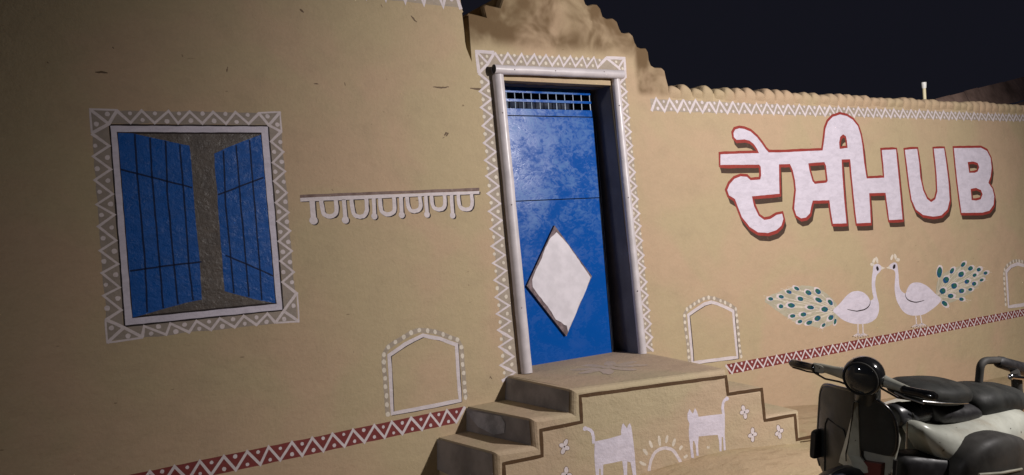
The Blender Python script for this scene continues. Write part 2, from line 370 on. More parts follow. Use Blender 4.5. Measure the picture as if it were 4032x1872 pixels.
hole = [(HX0, HZ0), (HX1, HZ0), (HX1 - .005, HZ1), (HX0 - .02, HZ1)]
gate = link_mesh('gateway_wall', slab(gate_out, [hole], TW - .02, round_=.035, inset=.012), M_GATE, origin=w3(3.3, 0))
tag(gate, 'gateway with stepped scalloped crest standing around the blue door', 'gateway')
VZ = 2.585
right = link_mesh('compound_wall', slab([(X1, -.6), (X1, VZ), (13, VZ - .03), (13, -.6)], [], .30), M_MUD, origin=w3(7, 0))
tag(right, 'tan boundary wall with scalloped top, painted letters and two peacocks', 'wall')
for w_ in (house, gate, right): w_['kind'] = 'thing'
# scalloped coping: one lump of mud after another
sc = MB(); sc.smooth = True; rows = []
for iu in range(11):
    u = -1 + 2 * iu / 10; q = math.sqrt(max(0, 1 - abs(u) ** 2.0)); h = .054 * q * (1.0 - .30 * u); b_ = .028 * q
    X = u * .063 - .010 * (1 - abs(u))
    rows.append([(X, .004, -.075), (X, -b_ * .3, -.05), (X, -b_ * .8, -.022), (X, -b_, .0), (X, -b_ * .75, h * .6), (X, -b_ * .1, h * .9), (X, .035, h), (X, .2, h), (X, .27, h * .8), (X, .305, -.02)])
sc.v = [p for r_ in rows for p in r_]; k = len(rows[0])
sc.f = [(i * k + j, i * k + j + 1, (i + 1) * k + j + 1, (i + 1) * k + j)[::-1] for i in range(10) for j in range(k - 1)]
sme = bpy.data.meshes.new('scallop'); sme.from_pydata(sc.v, [], sc.f); sme.materials.append(M_MUD)
for p in sme.polygons: p.use_smooth = True
x = X1 + .055; i = 0
while x < 12.9:
    s = bpy.data.objects.new('scallop', sme); C.objects.link(s); s.parent = right
    z = VZ - .03 * (x - X1) / 8; s.location = Vector(w3(x, z)) - ORG['compound_wall']
    s.rotation_euler = (R.uniform(-.05, .05), R.uniform(-.10, .10), R.uniform(-.12, .04)); s.scale = (R.uniform(.90, 1.08), 1, R.uniform(.70, 1.25))
    x += R.uniform(.112, .128); i += 1

# ------------------------------------------------------------------ painted ornament
def lerp(a, b, t): return (a[0] + (b[0] - a[0]) * t, a[1] + (b[1] - a[1]) * t)
def zigzag(mz, md, A0, A1, B0, B1, n, w, r, off=.004, grow=0, start=0, half=0, dots=(1, 1)):
    """A: one edge line, B: the other; the stroke runs A,B,A,B..."""
    pts = []; K = 2 * n + half
    f = lambda t: t * (1 - grow) + grow * t * t
    for i in range(K + 1):
        t = f(i / K); q = R.uniform(-.12, .12) / K
        pts.append(lerp(A0, A1, t + q) if (i + start) % 2 == 0 else lerp(B0, B1, t + q))
    mz.ribbon(pts, w, off, jit=.0009, step=.06)
    for i in range(1, K):
        t = f(i / K); a, b = lerp(A0, A1, t), lerp(B0, B1, t)
        onA = (i + start) % 2 == 0
        if (onA and dots[1]): md.dot(lerp(a, b, .80 + R.uniform(-.05, .05)), r * R.uniform(.85, 1.15), off + .0003)
        if (not onA and dots[0]): md.dot(lerp(a, b, .20 + R.uniform(-.05, .05)), r * R.uniform(.85, 1.15), off + .0003)
def strip(mb, A0, A1, B0, B1, off=.002, jit=.003): mb.poly([A0, A1, B1, B0], (), off, jit, .05)

# nicks and short cracks in the plaster
for pts, w_ in ((((1705, 343), (1745, 346), (1768, 343)), .010), (((1850, 348), (1892, 352), (1920, 350)), .012), (((1748, 536), (1757, 524), (1764, 527), (1755, 538)), .010), (((1742, 546), (1750, 540)), .008), (((375, 285), (400, 284), (424, 288)), .010),
               (((1355, 326), (1360, 338)), .009), (((1236, 330), (1254, 332)), .007), (((1180, 36), (1196, 50)), .012), (((1618, 62), (1632, 80), (1642, 88)), .010), (((442, 185), (448, 192)), .010), (((186, 243), (190, 250)), .009),
               (((1305, 745), (1312, 753)), .006), (((1925, 1490), (1932, 1484)), .007), (((1500, 20), (1506, 30)), .008), (((895, 265), (893, 285)), .006), (((1928, 1480), (1938, 1494)), .006), (((855, 690), (858, 700)), .006)):
    m = MB(w3); m.ribbon([wall_uv(p) for p in pts], w_, .0008, jit=.002, step=.012, taper=lambda t: .45 + .8 * math.sin(math.pi * t)); link_mesh('plaster_nick', m, M_NICK, house)
# -- house wall: window painted on the plaster
c2 = crop(300, 380, 1.1726)
fo = c2((158, 136), (884, 140), (952, 985), (228, 1057)); fi = c2((188, 165), (855, 167), (925, 958), (258, 1025)); fl = c2((150, 127), (890, 133), (960, 990), (220, 1067))
m = MB(w3); m.poly(fo, [fi], .004, .0012, .04); win = link_mesh('painted_window', m, M_LILAC, house); win['label'] = 'painted window with white frame and half open blue shutters'
m = MB(w3); m.poly(fl, (), .002, .001, .05); link_mesh('window_outline', m, M_BLACK, win)
m = MB(w3); m.poly([lerp(a, b, .01) for a, b in zip(fi, fi[2:] + fi[:2])], (), .003, .0, .05); link_mesh('window_opening', m, M_WDARK, win)
m = MB(w3); m.poly(c2((192, 168), (262, 171), (412, 205), (522, 228), (527, 260), (540, 420), (550, 560), (570, 760), (580, 938), (500, 955), (400, 982), (340, 1000), (262, 1022)), (), .0036, .001)
link_mesh('shutter', m, M_WBLUE, win)['label'] = 'left blue painted shutter, wider of the two'
m = MB(w3); m.poly(c2((853, 178), (790, 200), (735, 222), (690, 240), (638, 265), (640, 340), (650, 420), (655, 520), (670, 700), (685, 900), (760, 920), (850, 943), (920, 955)), (), .0036, .001)
link_mesh('shutter', m, M_WBLUE, win)['label'] = 'right blue painted shutter with pale flecks'
m = MB(w3)
for a in (((270, 175), (282, 370), (318, 760), (328, 998)), ((340, 192), (352, 400), (385, 770), (402, 978)), ((413, 207), (420, 440), (452, 780), (470, 960)), ((478, 222), (495, 430), (520, 770), (540, 942)),
          ((205, 338), (300, 362), (420, 392), (535, 422)), ((248, 806), (400, 785), (578, 764)), ((680, 252), (690, 500), (715, 760), (728, 908)), ((738, 226), (760, 500), (785, 780), (797, 925)),
          ((800, 202), (822, 480), (845, 760), (857, 940)), ((690, 735), (790, 775), (910, 830)), ((655, 455), (760, 415), (865, 375))):
    m.ribbon(c2(*a), .0095, .0041)
link_mesh('plank_line', m, M_WLINE, win)
OB = c2((62, 60), (942, 73), (1028, 1040), (143, 1138))
m = MB(w3); ow = c2((66, 64), (940, 76), (1022, 1036), (147, 1132)); m.poly(ow, [fl], .0012, .004, .06); link_mesh('border_wash', m, M_WASHD, house)['label'] = 'grey wash behind the window zigzag'
mz, md = MB(w3), MB(w3)
Z = lambda *a, **k: zigzag(mz, md, *a, **k)
T = c2((190, 64), (842, 76), (190, 122), (842, 128)); Z(T[0], T[1], T[2], T[3], 6, .017, .0125, half=0)
T = c2((70, 175), (135, 1030), (148, 175), (213, 1045)); Z(*T, 8, .017, .0125)
T = c2((948, 165), (1012, 905), (896, 165), (955, 905)); Z(*T, 8, .017, .0125)
T = c2((300, 1112), (925, 1046), (250, 1068), (940, 998)); Z(T[0], T[1], T[2], T[3], 6, .017, .0125)
for P in (c2((62, 60), (190, 64), (150, 128), (72, 170)), c2((942, 73), (842, 76), (890, 133), (948, 165)), c2((1028, 1040), (1020, 905), (958, 992), (920, 1046)), c2((143, 1138), (135, 1030), (220, 1068), (310, 1114))):
    mz.ribbon([P[1], P[0], P[3]], .010, .004); mz.ribbon([P[0], P[2]], .016, .0045); mz.ribbon([P[1], P[2], P[3]], .016, .0042)
    for q in (P[1], P[3]): md.dot(lerp(lerp(P[0], q, .62), P[2], .3), .013, .0048)
link_mesh('zigzag_border', mz, M_PALE, house)['label'] = 'pale zigzag border around the painted window'; link_mesh('border_dots', md, M_PALE, house)
# -- top zigzag of the house
mz, md = MB(w3), MB(w3); a = [wall_uv(p) for p in ((1812, -30), (-60, -260), (1822, 34), (-60, -170))]
T = c7((1575, -60), (60, -150), (1600, 130), (60, -10)); k = 1
zigzag(mz, md, (T[0][0], 3.36), (-3.2, 3.36), (T[0][0], T[2][1]), (-3.2, 3.17), 43, .026, .014, start=1)
link_mesh('zigzag_border', mz, M_WHITE, house)['label'] = 'white zigzag along the top of the house wall'; link_mesh('border_dots', md, M_WHITE, house)
m = MB(w3); m.poly([(T[2][0] - .01, 3.37), (T[2][0] - .01, T[2][1] + .012), (-3.2, 3.16), (-3.2, 3.37)], (), .0015, .003, .06); link_mesh('border_wash', m, M_WASH, house)
# -- toran painted under a mottled bar
c3 = crop(1100, 600, 2.862)
bars = [((370, 545), (385, 750), 50, 40), ((725, 530), (743, 745), 40, 36), ((1060, 520), (1070, 705), 38, 32), ((1368, 505), (1378, 690), 40, 33), ((1650, 490), (1663, 685), 38, 32), ((1938, 480), (1952, 695), 40, 32)]
us = [((470, 545), (485, 640), (505, 700), (560, 722), (620, 708), (645, 650), (635, 540)), ((812, 535), (825, 640), (850, 708), (905, 728), (960, 708), (985, 645), (978, 525)), ((1132, 520), (1145, 640), (1170, 685), (1225, 700), (1280, 682), (1297, 630), (1290, 510)),
      ((1438, 500), (1450, 600), (1475, 652), (1520, 665), (1570, 648), (1592, 600), (1580, 495)), ((1712, 490), (1725, 590), (1750, 632), (1800, 646), (1848, 628), (1865, 580), (1860, 485)), ((2015, 480), (2025, 580), (2050, 628), (2105, 646), (2155, 628), (2172, 570), (2165, 470))]
def toran(m, dx, dy, off):
    S = lambda p: (p[0] + dx, p[1] + dy)
    m.poly(c3(S((235, 515)), S((690, 495)), S((1400, 470)), S((2253, 437)), S((2253, 470)), S((1400, 505)), S((700, 540)), S((235, 556))), (), off, .0012, .05)
    for a, b, w, r in bars: m.ribbon(c3(S(a), S(b)), w / 2.862 / 535, off); m.dot(c3(S((b[0], b[1] + 18)))[0], r / 2.862 / 545, off + .0001, n=14, wob=.04)
    for u in us: m.ribbon(curve_pts(c3(*[S(p) for p in u]), 3), .0255, off, step=.2)
m = MB(w3); toran(m, 0, 0, .0045); tor = link_mesh('painted_garland', m, M_WHITE, house); tor['label'] = 'white painted hanging garland of loops and drops under a brown bar'
m = MB(w3); toran(m, 13, 9, .0025); link_mesh('drop_shade_paint', m, M_BLACK, tor)
m = MB(w3); m.poly(c3((235, 480), (1000, 450), (2255, 400), (2253, 436), (1000, 482), (235, 514)), (), .0028, .001, .05); link_mesh('painted_bar', m, M_GREYP, tor)
# -- arches with a ring of dots
def arch(parent, cv, line, dots, r, w, label, sx=13, sy=8, wash=1):
    m = MB(w3); m.ribbon(cv(*line), w, .0045, closed=True, step=.06); A = link_mesh('painted_niche', m, M_WHITE, parent); A['label'] = label
    m = MB(w3); m.ribbon(cv(*[(x + sx, y + sy) for x, y in line]), w * .85, .0028, closed=True, step=.06); link_mesh('drop_shade_paint', m, M_BLACK, A)
    for p in cv(*dots):
        m = MB(w3); m.dot(p, r * R.uniform(.85, 1.1), .0045, r * R.uniform(.95, 1.25)); link_mesh('dot', m, M_CREAM, A)
    if wash:
        m = MB(w3); m.ribbon(cv(*dots), .03, .0012, jit=.002); link_mesh('grey_wash', m, M_WASH, A)
c4 = crop(1300, 1200, 1.78)
arch(house, c4, ((413, 355), (530, 275), (650, 215), (770, 240), (885, 282), (897, 470), (910, 672), (660, 722), (435, 764), (425, 560)),
     ((405, 768), (398, 702), (395, 640), (387, 575), (385, 517), (378, 460), (376, 402), (376, 350), (407, 298), (457, 263), (516, 228), (568, 198), (624, 180), (683, 184), (735, 192), (791, 209), (842, 231), (892, 247), (920, 299), (926, 360), (928, 420), (935, 480), (941, 548), (945, 607), (949, 650)),
     .0135, .024, 'white painted arched niche with dots, left of the steps', 7, 5)
cm = crop(2640, 1140, 3.7375)
arch(right, cm, ((262, 378), (370, 300), (500, 215), (600, 188), (690, 215), (800, 262), (922, 318), (945, 600), (985, 1000), (700, 1035), (420, 1070), (325, 1085), (300, 800)),
     ((285, 1090), (270, 1000), (262, 905), (257, 805), (237, 700), (224, 588), (213, 485), (205, 388), (242, 297), (295, 257), (353, 215), (418, 175), (488, 140), (562, 120), (642, 132), (735, 168), (803, 197), (883, 238), (960, 290), (972, 382), (982, 470), (990, 562), (1002, 657), (1006, 745), (1015, 830), (1024, 910), (1040, 988)),
     .0135, .026, 'white painted arched niche with dots, beside the door', 13, 8)
cr = crop(3500, 1000, 2.393)
arch(right, cr, ((1127, 500), (1118, 350), (1105, 168), (1150, 118), (1212, 95), (1275, 112), (1340, 140), (1352, 300), (1362, 466), (1240, 484)),
     ((1100, 480), (1098, 430), (1095, 380), (1090, 330), (1088, 280), (1085, 235), (1084, 190), (1090, 150), (1115, 110), (1145, 88), (1172, 70), (1200, 65), (1228, 68), (1255, 72), (1285, 85), (1320, 100), (1350, 120), (1372, 160), (1378, 230), (1384, 300), (1390, 370), (1394, 440)),
     .016, .036, 'small painted arched niche at the far right of the wall', 4, 3)
# -- maroon bands
def band(parent, A0, A1, B0, B1, n, w, r, label, half=0, start=0, seg=None):
    m = MB(w3); strip(m, A0, A1, B0, B1, .0016, .0012); b_ = link_mesh('painted_band', m, M_RED, parent); b_['label'] = label
    mz, md = MB(w3), MB(w3); ins = .04
    xz = lambda a, b, x: (x, a[1] + (b[1] - a[1]) * (x - a[0]) / (b[0] - a[0])); x0, x1 = A0[0], A1[0]; pa, pb, pc, pd = A0, A1, xz(B0, B1, x0), xz(B0, B1, x1)
    zigzag(mz, md, lerp(pa, pc, ins), lerp(pb, pd, ins), lerp(pc, pa, ins), lerp(pd, pb, ins), n, w, r, half=half, start=start)
    link_mesh('zigzag', mz, M_WHITE, b_); link_mesh('dot_row', md, M_WHITE, b_)
q = [wall_uv(p) for p in ((1830, 1600), (845, 1802), (1797, 1666), (832, 1862))]
k = (q[1][1] - q[0][1]) / (q[1][0] - q[0][0]); xl = -2.4; per = (q[0][0] - q[1][0]) / 12.6
A1_ = (xl, q[0][1] + k * (xl - q[0][0])); B1_ = (xl, q[2][1] + k * (xl - q[2][0])); nn = int((q[0][0] - xl) / per)
band(house, q[0], A1_, q[2], B1_, nn, .022, .0105, 'maroon band with white zigzag low on the house wall')
q = [wall_uv(p) for p in ((2857, 1436), (4032, 1217), (2872, 1475), (4032, 1245))]
ext = lambda a, b, x: (x, a[1] + (b[1] - a[1]) * (x - a[0]) / (b[0] - a[0])); xr = 12.5
per = (wall_uv((2950 + 935 / 2.3808, 1390))[0] - wall_uv((2950 + 65 / 2.3808, 1440))[0]) / 10
band(right, q[0], ext(q[0], q[1], xr), q[2], ext(q[2], q[3], xr), int((xr - q[0][0]) / per), .019, .0105, 'maroon band with white zigzag under the peacocks')
# -- top zigzag of the compound wall
q = [wall_uv(p) for p in ((2597, 389), (4032, 453), (2565, 438), (4032, 479))]; q[0] = (q[2][0], q[0][1])
per = (wall_uv((2500 + 730 / 1.681, 404))[0] - wall_uv((2500 + 160 / 1.681, 389))[0]) / 7
mz, md = MB(w3), MB(w3); zigzag(mz, md, q[0], ext(q[0], q[1], xr), q[2], ext(q[2], q[3], xr), int((xr - q[0][0]) / per), .026, .0135, start=1)
b_ = link_mesh('zigzag_border', mz, M_WHITE, right); b_['label'] = 'white zigzag under the scalloped top of the compound wall'; link_mesh('dot_row', md, M_WHITE, b_)
m = MB(w3); strip(m, lerp(q[0], q[2], .05), lerp(ext(q[0], q[1], xr), ext(q[2], q[3], xr), .05), q[2], ext(q[2], q[3], xr), .0012, .003); link_mesh('grey_wash', m, M_WASH, b_)
# -- border of the doorway
mz, md = MB(w3), MB(w3)
L = [wall_uv(p) for p in ((1884, 290), (1976, 1502), (1926, 290), (2030, 1502))]; zigzag(mz, md, *L, 18, .022, .0125, grow=-.04, dots=(1, 1))
Tt = c5((470, 498), (1520, 548), (480, 598), (1500, 640)); zigzag(mz, md, *Tt, 9, .022, .0115)
Rr_ = [wall_uv(p) for p in ((2462, 306), (2574, 1385), (2434, 306), (2546, 1385))]; zigzag(mz, md, *Rr_, 20, .022, .0105)
for P in (c5((300, 485), (470, 498), (410, 600), (325, 690)), c5((1695, 550), (1525, 548), (1640, 640), (1705, 735))):
    mz.ribbon([P[1], P[0], P[3]], .024, .004); mz.ribbon([P[0], P[2]], .016, .0045); mz.ribbon([P[1], P[2], P[3]], .020, .0042)
    for q in (P[1], P[3]): md.dot(lerp(lerp(P[0], q, .55), P[2], .38), .011, .0048)
m = MB(w3)
m.poly([wall_uv(p) for p in ((1884, 210), (2452, 236), (2462, 306), (2572, 1385), (2532, 1388), (2440, 306), (2438, 292), (1936, 276), (1936, 300), (2042, 1480), (1990, 1496), (1890, 290))], (), .0012, .003, .06)
link_mesh('border_wash', m, M_WASH, gate); b_ = link_mesh('zigzag_border', mz, M_WHITE, gate); b_['label'] = 'white zigzag border around the doorway'; link_mesh('dot_row', md, M_CREAM, b_)

# -- lettering
c8 = crop(2800, 400, 2.0617)
G1 = [(75, 430), (230, 424), (388, 420), (372, 385), (345, 345), (310, 318), (270, 308), (205, 312), (185, 290), (180, 255), (195, 228), (230, 218), (270, 225), (320, 245), (370, 290), (410, 340), (440, 385), (468, 415),
      (580, 414), (700, 408), (905, 398), (912, 350), (920, 290), (928, 220), (948, 165), (988, 125), (1045, 107), (1100, 118), (1150, 150), (1190, 200), (1212, 270), (1228, 360), (1242, 500), (1262, 626),
      (1405, 620), (1398, 520), (1385, 395), (1500, 390), (1512, 520), (1530, 700), (1553, 958), (1445, 963), (1430, 850), (1415, 742), (1282, 745), (1290, 870), (1295, 985), (1182, 990), (1165, 850), (1145, 650), (1128, 470),
      (1058, 472), (1065, 600), (1080, 800), (1098, 990), (988, 993), (972, 900), (960, 802), (825, 806), (812, 850), (802, 910), (770, 942), (730, 950), (692, 925), (674, 870), (680, 800), (688, 720), (680, 640), (662, 560), (640, 508),
      (550, 512), (552, 640), (555, 750), (330, 770), (348, 850), (385, 930), (430, 962), (480, 955), (530, 922), (575, 912), (586, 955), (570, 1008), (530, 1045), (460, 1068), (380, 1062), (312, 1018), (250, 940), (215, 850), (192, 792),
      (145, 762), (130, 720), (150, 670), (190, 628), (240, 608), (290, 612), (320, 640), (398, 634), (406, 600), (402, 530), (388, 513), (75, 516)]
G1h = [[(1043, 385), (1038, 335), (1047, 288), (1070, 268), (1093, 282), (1102, 320), (1107, 378)], [(788, 502), (918, 492), (932, 522), (946, 645), (936, 660), (842, 670), (822, 648), (798, 560)]]
GU = [(1572, 393), (1672, 386), (1688, 500), (1698, 620), (1720, 720), (1752, 792), (1785, 818), (1820, 795), (1836, 730), (1830, 600), (1818, 480), (1807, 384), (1890, 381), (1908, 500), (1926, 650), (1936, 800), (1918, 878), (1870, 925), (1800, 936), (1720, 922), (1662, 878), (1628, 800), (1608, 680), (1592, 540)]
GB = [(1970, 380), (2190, 377), (2238, 402), (2268, 460), (2276, 540), (2268, 610), (2250, 660), (2283, 710), (2298, 770), (2292, 840), (2258, 888), (2200, 903), (2032, 905), (2017, 800), (1998, 650), (1982, 500)]
GBh = [[(2082, 492), (2125, 487), (2163, 500), (2176, 535), (2163, 570), (2138, 580), (2094, 580)], [(2106, 710), (2150, 702), (2190, 720), (2204, 755), (2188, 795), (2150, 805), (2114, 802)]]
rnd = lambda pts: pts
letters = [(G1, G1h), (GU, []), (GB, GBh)]
mr, mdk = MB(w3), MB(w3)
sgn = bpy.data.objects.new('painted_lettering', None); C.objects.link(sgn); sgn.parent = right; ORG[sgn.name] = ORG[right.name]
for gi, (og, hs) in enumerate(letters):
    po = c8(*og); ph = [c8(*h) for h in hs]
    mw = MB(w3); mw.poly(po, ph, .006, .0010, .035); link_mesh('letter', mw, M_LILAC, sgn)
    for l in [po] + ph:
        mr.ribbon(l, .046, .0052, closed=True, jit=.001, step=.05)
        mr.ribbon([(x + .003, y - .010) for x, y in l], .036, .0049, closed=True, jit=.001, step=.05)
        for s_ in range(1, 8):
            t = s_ / 7; mdk.ribbon([(x + .010 * t + .003, y - .052 * t - .004) for x, y in l], .030, .0046 - s_ * .0003, closed=True, jit=.0003, step=.06)
sgn['label'] = 'large white painted word in Gurmukhi script ending in HUB'
link_mesh('red_outline', mr, M_REDL, sgn); link_mesh('block_shade_paint', mdk, M_DARK, sgn)

# -- peacocks
def cell(m, cv, x, y, rx, ry, ang, off, n=14, wob=.06):
    """an ellipse drawn as it was traced; ang turns it anticlockwise as seen"""
    a0 = math.radians(ang); pts = []
    for i in range(n):
        a = 2 * math.pi * i / n; k = 1 + R.uniform(-wob, wob); ex, ey = rx * k * math.cos(a), ry * k * math.sin(a)
        pts.append((x + ex * math.cos(a0) + ey * math.sin(a0), y - ex * math.sin(a0) + ey * math.cos(a0)))
    b0 = len(m.v); q = cv(*pts)[::-1]; m.v += [m.to3(u, v, off) for u, v in q]; m.f.append(tuple(range(b0, b0 + n)))
c9 = crop(2950, 950, 2.3808)
def peacock(body, beak, crest, eye, wing, legs, spots, root, label, washp):
    m = MB(w3); m.poly(curve_pts(c9(*body), 3, True), (), .0045, .0008, .1); P = link_mesh('painted_peacock', m, M_LILAC, right); P['label'] = label
    m = MB(w3); m.poly(c9(*beak), (), .0052, .0005)
    for x, y, rx, ry, a in crest: cell(m, c9, x, y + 5, rx, ry + 4, a, .0052)
    link_mesh('beak_and_crest', m, M_CREAM, P)
    m = MB(w3); cell(m, c9, eye[0], eye[1], 12, 23, -eye[2], .0056)
    m.ribbon(curve_pts(c9(*wing), 4), .0065, .0054, step=.2, taper=lambda t: .35 + 1.3 * math.sin(math.pi * min(1, t * .8 + .1)))
    for l in legs:
        e = l[-1]
        for dx, dy in ((-55, 28), (-30, 38), (0, 42), (28, 34), (52, 24)): m.ribbon(c9((e[0] + dx * .75, e[1] + dy * .7), (e[0] + dx, e[1] + dy)), .005, .0056)
    link_mesh('eye_and_wing_line', m, M_BLACK, P)
    m = MB(w3)
    for l in legs:
        m.ribbon(c9(*l), .017, .0046); e = l[-1]
        for dx, dy in ((-55, 28), (-30, 38), (0, 42), (28, 34), (52, 24)): m.ribbon(c9((e[0], e[1] - 4), (e[0] + dx * .8, e[1] + dy * .75)), .009, .0047)
    link_mesh('leg_and_toe_paint', m, M_WHITE, P)
    mw_, mc, mt, mg, ml = MB(w3), MB(w3), MB(w3), MB(w3), MB(w3)
    mw_.poly(curve_pts(c9(*washp), 3, True), (), .0014, .003)
    for i, (x, y, rx, ry) in enumerate(spots):
        dx, dy = x - root[0], y - root[1]; L_ = math.hypot(dx, dy); ux, uy = dx / L_, dy / L_; a = math.atan2(-uy, ux)
        sx = 1 / 880.; k = R.uniform(.95, 1.15)
        mc, mt, mg = MB(w3), MB(w3), MB(w3)
        ad = math.degrees(a); cell(mc, c9, x + ux * 9, y + uy * 9, (rx + 8) * k, (ry + 5) * k, ad, .003, wob=.08)
        cell(mt, c9, x, y, rx, ry, ad, .0040); cell(mg, c9, x + ux * rx * .35, y + uy * rx * .35, rx * .58, ry * .68, ad, .0044, 10)
        nc, nt_ = len(mc.f), len(mt.f); b0 = len(mc.v); mc.v += mt.v; mc.f += [tuple(b0 + q for q in f) for f in mt.f]; b0 = len(mc.v); mc.v += mg.v; mc.f += [tuple(b0 + q for q in f) for f in mg.f]
        fo = link_mesh('feather', mc, M_PALE, P); fo.data.materials.append(M_TEAL); fo.data.materials.append(M_GREEN)
        for k_, p_ in enumerate(fo.data.polygons): p_.material_index = 0 if k_ < nc else (1 if k_ < nc + nt_ else 2)
        mid_ = (root[0] + dx * .5 + R.uniform(-12, 12), root[1] + dy * .5 + R.uniform(-12, 12) - 10)
        ml.ribbon(curve_pts(c9(root, mid_, (x - ux * 10, y - uy * 10)), 4), .0048, .0022, step=.2)
        for q_ in range(3):
            e = (x + ux * R.uniform(30, 70) + R.uniform(-30, 30), y + uy * R.uniform(10, 60) + R.uniform(-30, 30))
            ml.ribbon(curve_pts(c9((x - dx * .25 + R.uniform(-12, 12), y - dy * .25 + R.uniform(-12, 12)), ((x + e[0]) / 2 + R.uniform(-14, 14), (y + e[1]) / 2), e), 3), .0028, .0024, step=.2)
    link_mesh('tail_wash', mw_, M_FEATH, P); link_mesh('tail_barb', ml, M_CREAM, P)
peacock([(1240, 262), (1238, 240), (1225, 225), (1205, 213), (1180, 218), (1162, 240), (1158, 280), (1150, 340), (1148, 420), (1155, 490), (1165, 535), (1135, 558), (1120, 530), (1095, 500), (1060, 477), (1010, 468), (960, 478), (920, 505), (880, 548), (840, 595), (785, 650), (820, 690), (870, 735), (940, 765), (1010, 778), (1090, 775), (1150, 755), (1195, 715), (1215, 655), (1215, 590), (1200, 530), (1187, 460), (1180, 400), (1188, 340), (1200, 312), (1222, 290)],
        ((1236, 236), (1275, 252), (1238, 270)), ((1153, 213), (1153, 213), (1168, 178), (1196, 170)) and ((1153, 213, 20, 13, 10), (1168, 180, 13, 26, -22), (1196, 172, 12, 28, 14)), (1202, 257, -12),
        ((1135, 560), (1128, 598), (1095, 633), (1040, 652), (990, 655), (920, 640)), (((1020, 770), (1020, 870)), ((1064, 770), (1068, 868))),
        [(200, 542, 24, 17), (300, 522, 26, 17), (372, 477, 26, 17), (445, 445, 28, 15), (555, 483, 30, 22), (645, 473, 30, 22), (480, 542, 28, 21), (650, 553, 36, 20), (760, 575, 32, 19), (298, 612, 22, 20), (395, 603, 34, 22), (575, 622, 34, 19), (707, 640, 32, 25), (407, 702, 26, 18), (508, 688, 28, 20), (640, 725, 32, 24), (765, 717, 28, 22), (475, 755, 22, 17), (562, 765, 30, 19), (697, 788, 22, 14), (805, 755, 26, 13)],
        (825, 655), 'painted white peacock facing right, its tail spread to the left', [(150, 540), (420, 430), (620, 430), (800, 560), (830, 650), (830, 740), (700, 810), (540, 790), (380, 730), (230, 630)])
peacock([(1300, 252), (1312, 230), (1332, 212), (1360, 200), (1383, 212), (1392, 250), (1400, 320), (1405, 400), (1415, 450), (1440, 480), (1465, 490), (1480, 450), (1505, 410), (1540, 390), (1590, 388), (1640, 405), (1690, 440), (1740, 490), (1800, 545), (1762, 600), (1700, 650), (1640, 685), (1560, 700), (1490, 690), (1440, 655), (1402, 600), (1377, 540), (1363, 460), (1365, 380), (1370, 320), (1362, 280), (1332, 264)],
        ((1318, 232), (1281, 252), (1322, 266)), ((1337, 147, 12, 24, -20), (1370, 142, 12, 26, 14), (1392, 170, 20, 13, -14)), (1358, 240, 14),
        ((1462, 490), (1470, 530), (1510, 562), (1570, 572), (1640, 555)), (((1560, 690), (1568, 785)), ((1604, 688), (1618, 775))),
        [(1783, 292, 52, 25), (1900, 280, 30, 18), (2005, 220, 26, 17), (2073, 257, 25, 20), (2152, 268, 21, 18), (2215, 300, 19, 16), (1985, 312, 30, 25), (2113, 320, 21, 16), (1845, 365, 32, 28), (2178, 365, 19, 14), (2040, 380, 24, 20), (2108, 400, 21, 20), (1920, 420, 29, 27), (1813, 468, 30, 28), (1990, 467, 27, 21), (2073, 453, 20, 14), (1888, 515, 28, 22), (1988, 545, 22, 17), (1830, 585, 32, 20)],
        (1755, 520), 'painted white peacock facing left, its tail raised to the right', [(1750, 480), (1790, 330), (1990, 230), (2180, 270), (2220, 330), (2110, 460), (1980, 540), (1860, 580), (1790, 560)])

# ------------------------------------------------------------------ door in the gateway
cd_ = crop(1960, 300, 2.3, door_uv)
def slabd(pts, t, off, jit=0):              # a flat sheet with thickness on the door plane
    m = MB(d3); n = len(pts); m.poly(pts, (), off, 0, 9)
    ar = sum(pts[i - 1][0] * pts[i][1] - pts[i][0] * pts[i - 1][1] for i in range(n)); P = pts if ar > 0 else pts[::-1]
    m.rings([[d3(x, y, off) for x, y in P], [d3(x, y, off - t) for x, y in P]], cap=False); return m
DR = lambda y: cd_((832 + (895 - 832) * (y - 130) / 967, y))[0]
DL = 2.80
dr0, dr1 = door_uv((2323, 350)), door_uv((2408, 1392))
def dx(z): t = (z - dr1[1]) / (dr0[1] - dr1[1]); return dr1[0] + (dr0[0] - dr1[0]) * t
zr = lambda y: cd_((450, y))[0][1]
def dpanel(z0, z1, off, t=.02): return slabd([(DL, z0), (dx(z0), z0), (dx(z1), z1), (DL, z1)], t, off)
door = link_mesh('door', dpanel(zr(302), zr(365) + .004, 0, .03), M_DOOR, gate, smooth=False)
door['label'] = 'blue sheet metal door with barred vent and white diamond plate'
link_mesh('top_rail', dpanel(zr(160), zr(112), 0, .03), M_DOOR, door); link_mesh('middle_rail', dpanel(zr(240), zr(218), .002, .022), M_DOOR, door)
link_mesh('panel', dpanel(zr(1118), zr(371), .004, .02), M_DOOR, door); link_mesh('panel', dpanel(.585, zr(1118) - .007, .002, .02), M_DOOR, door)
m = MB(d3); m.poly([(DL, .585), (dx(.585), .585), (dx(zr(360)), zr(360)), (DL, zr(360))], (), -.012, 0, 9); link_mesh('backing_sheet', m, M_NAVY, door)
m = MB(d3); m.poly([(DL, zr(310)), (dx(zr(310)) + .01, zr(310)), (dx(zr(110)), zr(110)), (DL, zr(110))], (), -.20, 0, 9); link_mesh('vent_darkness', m, M_NAVY, door)
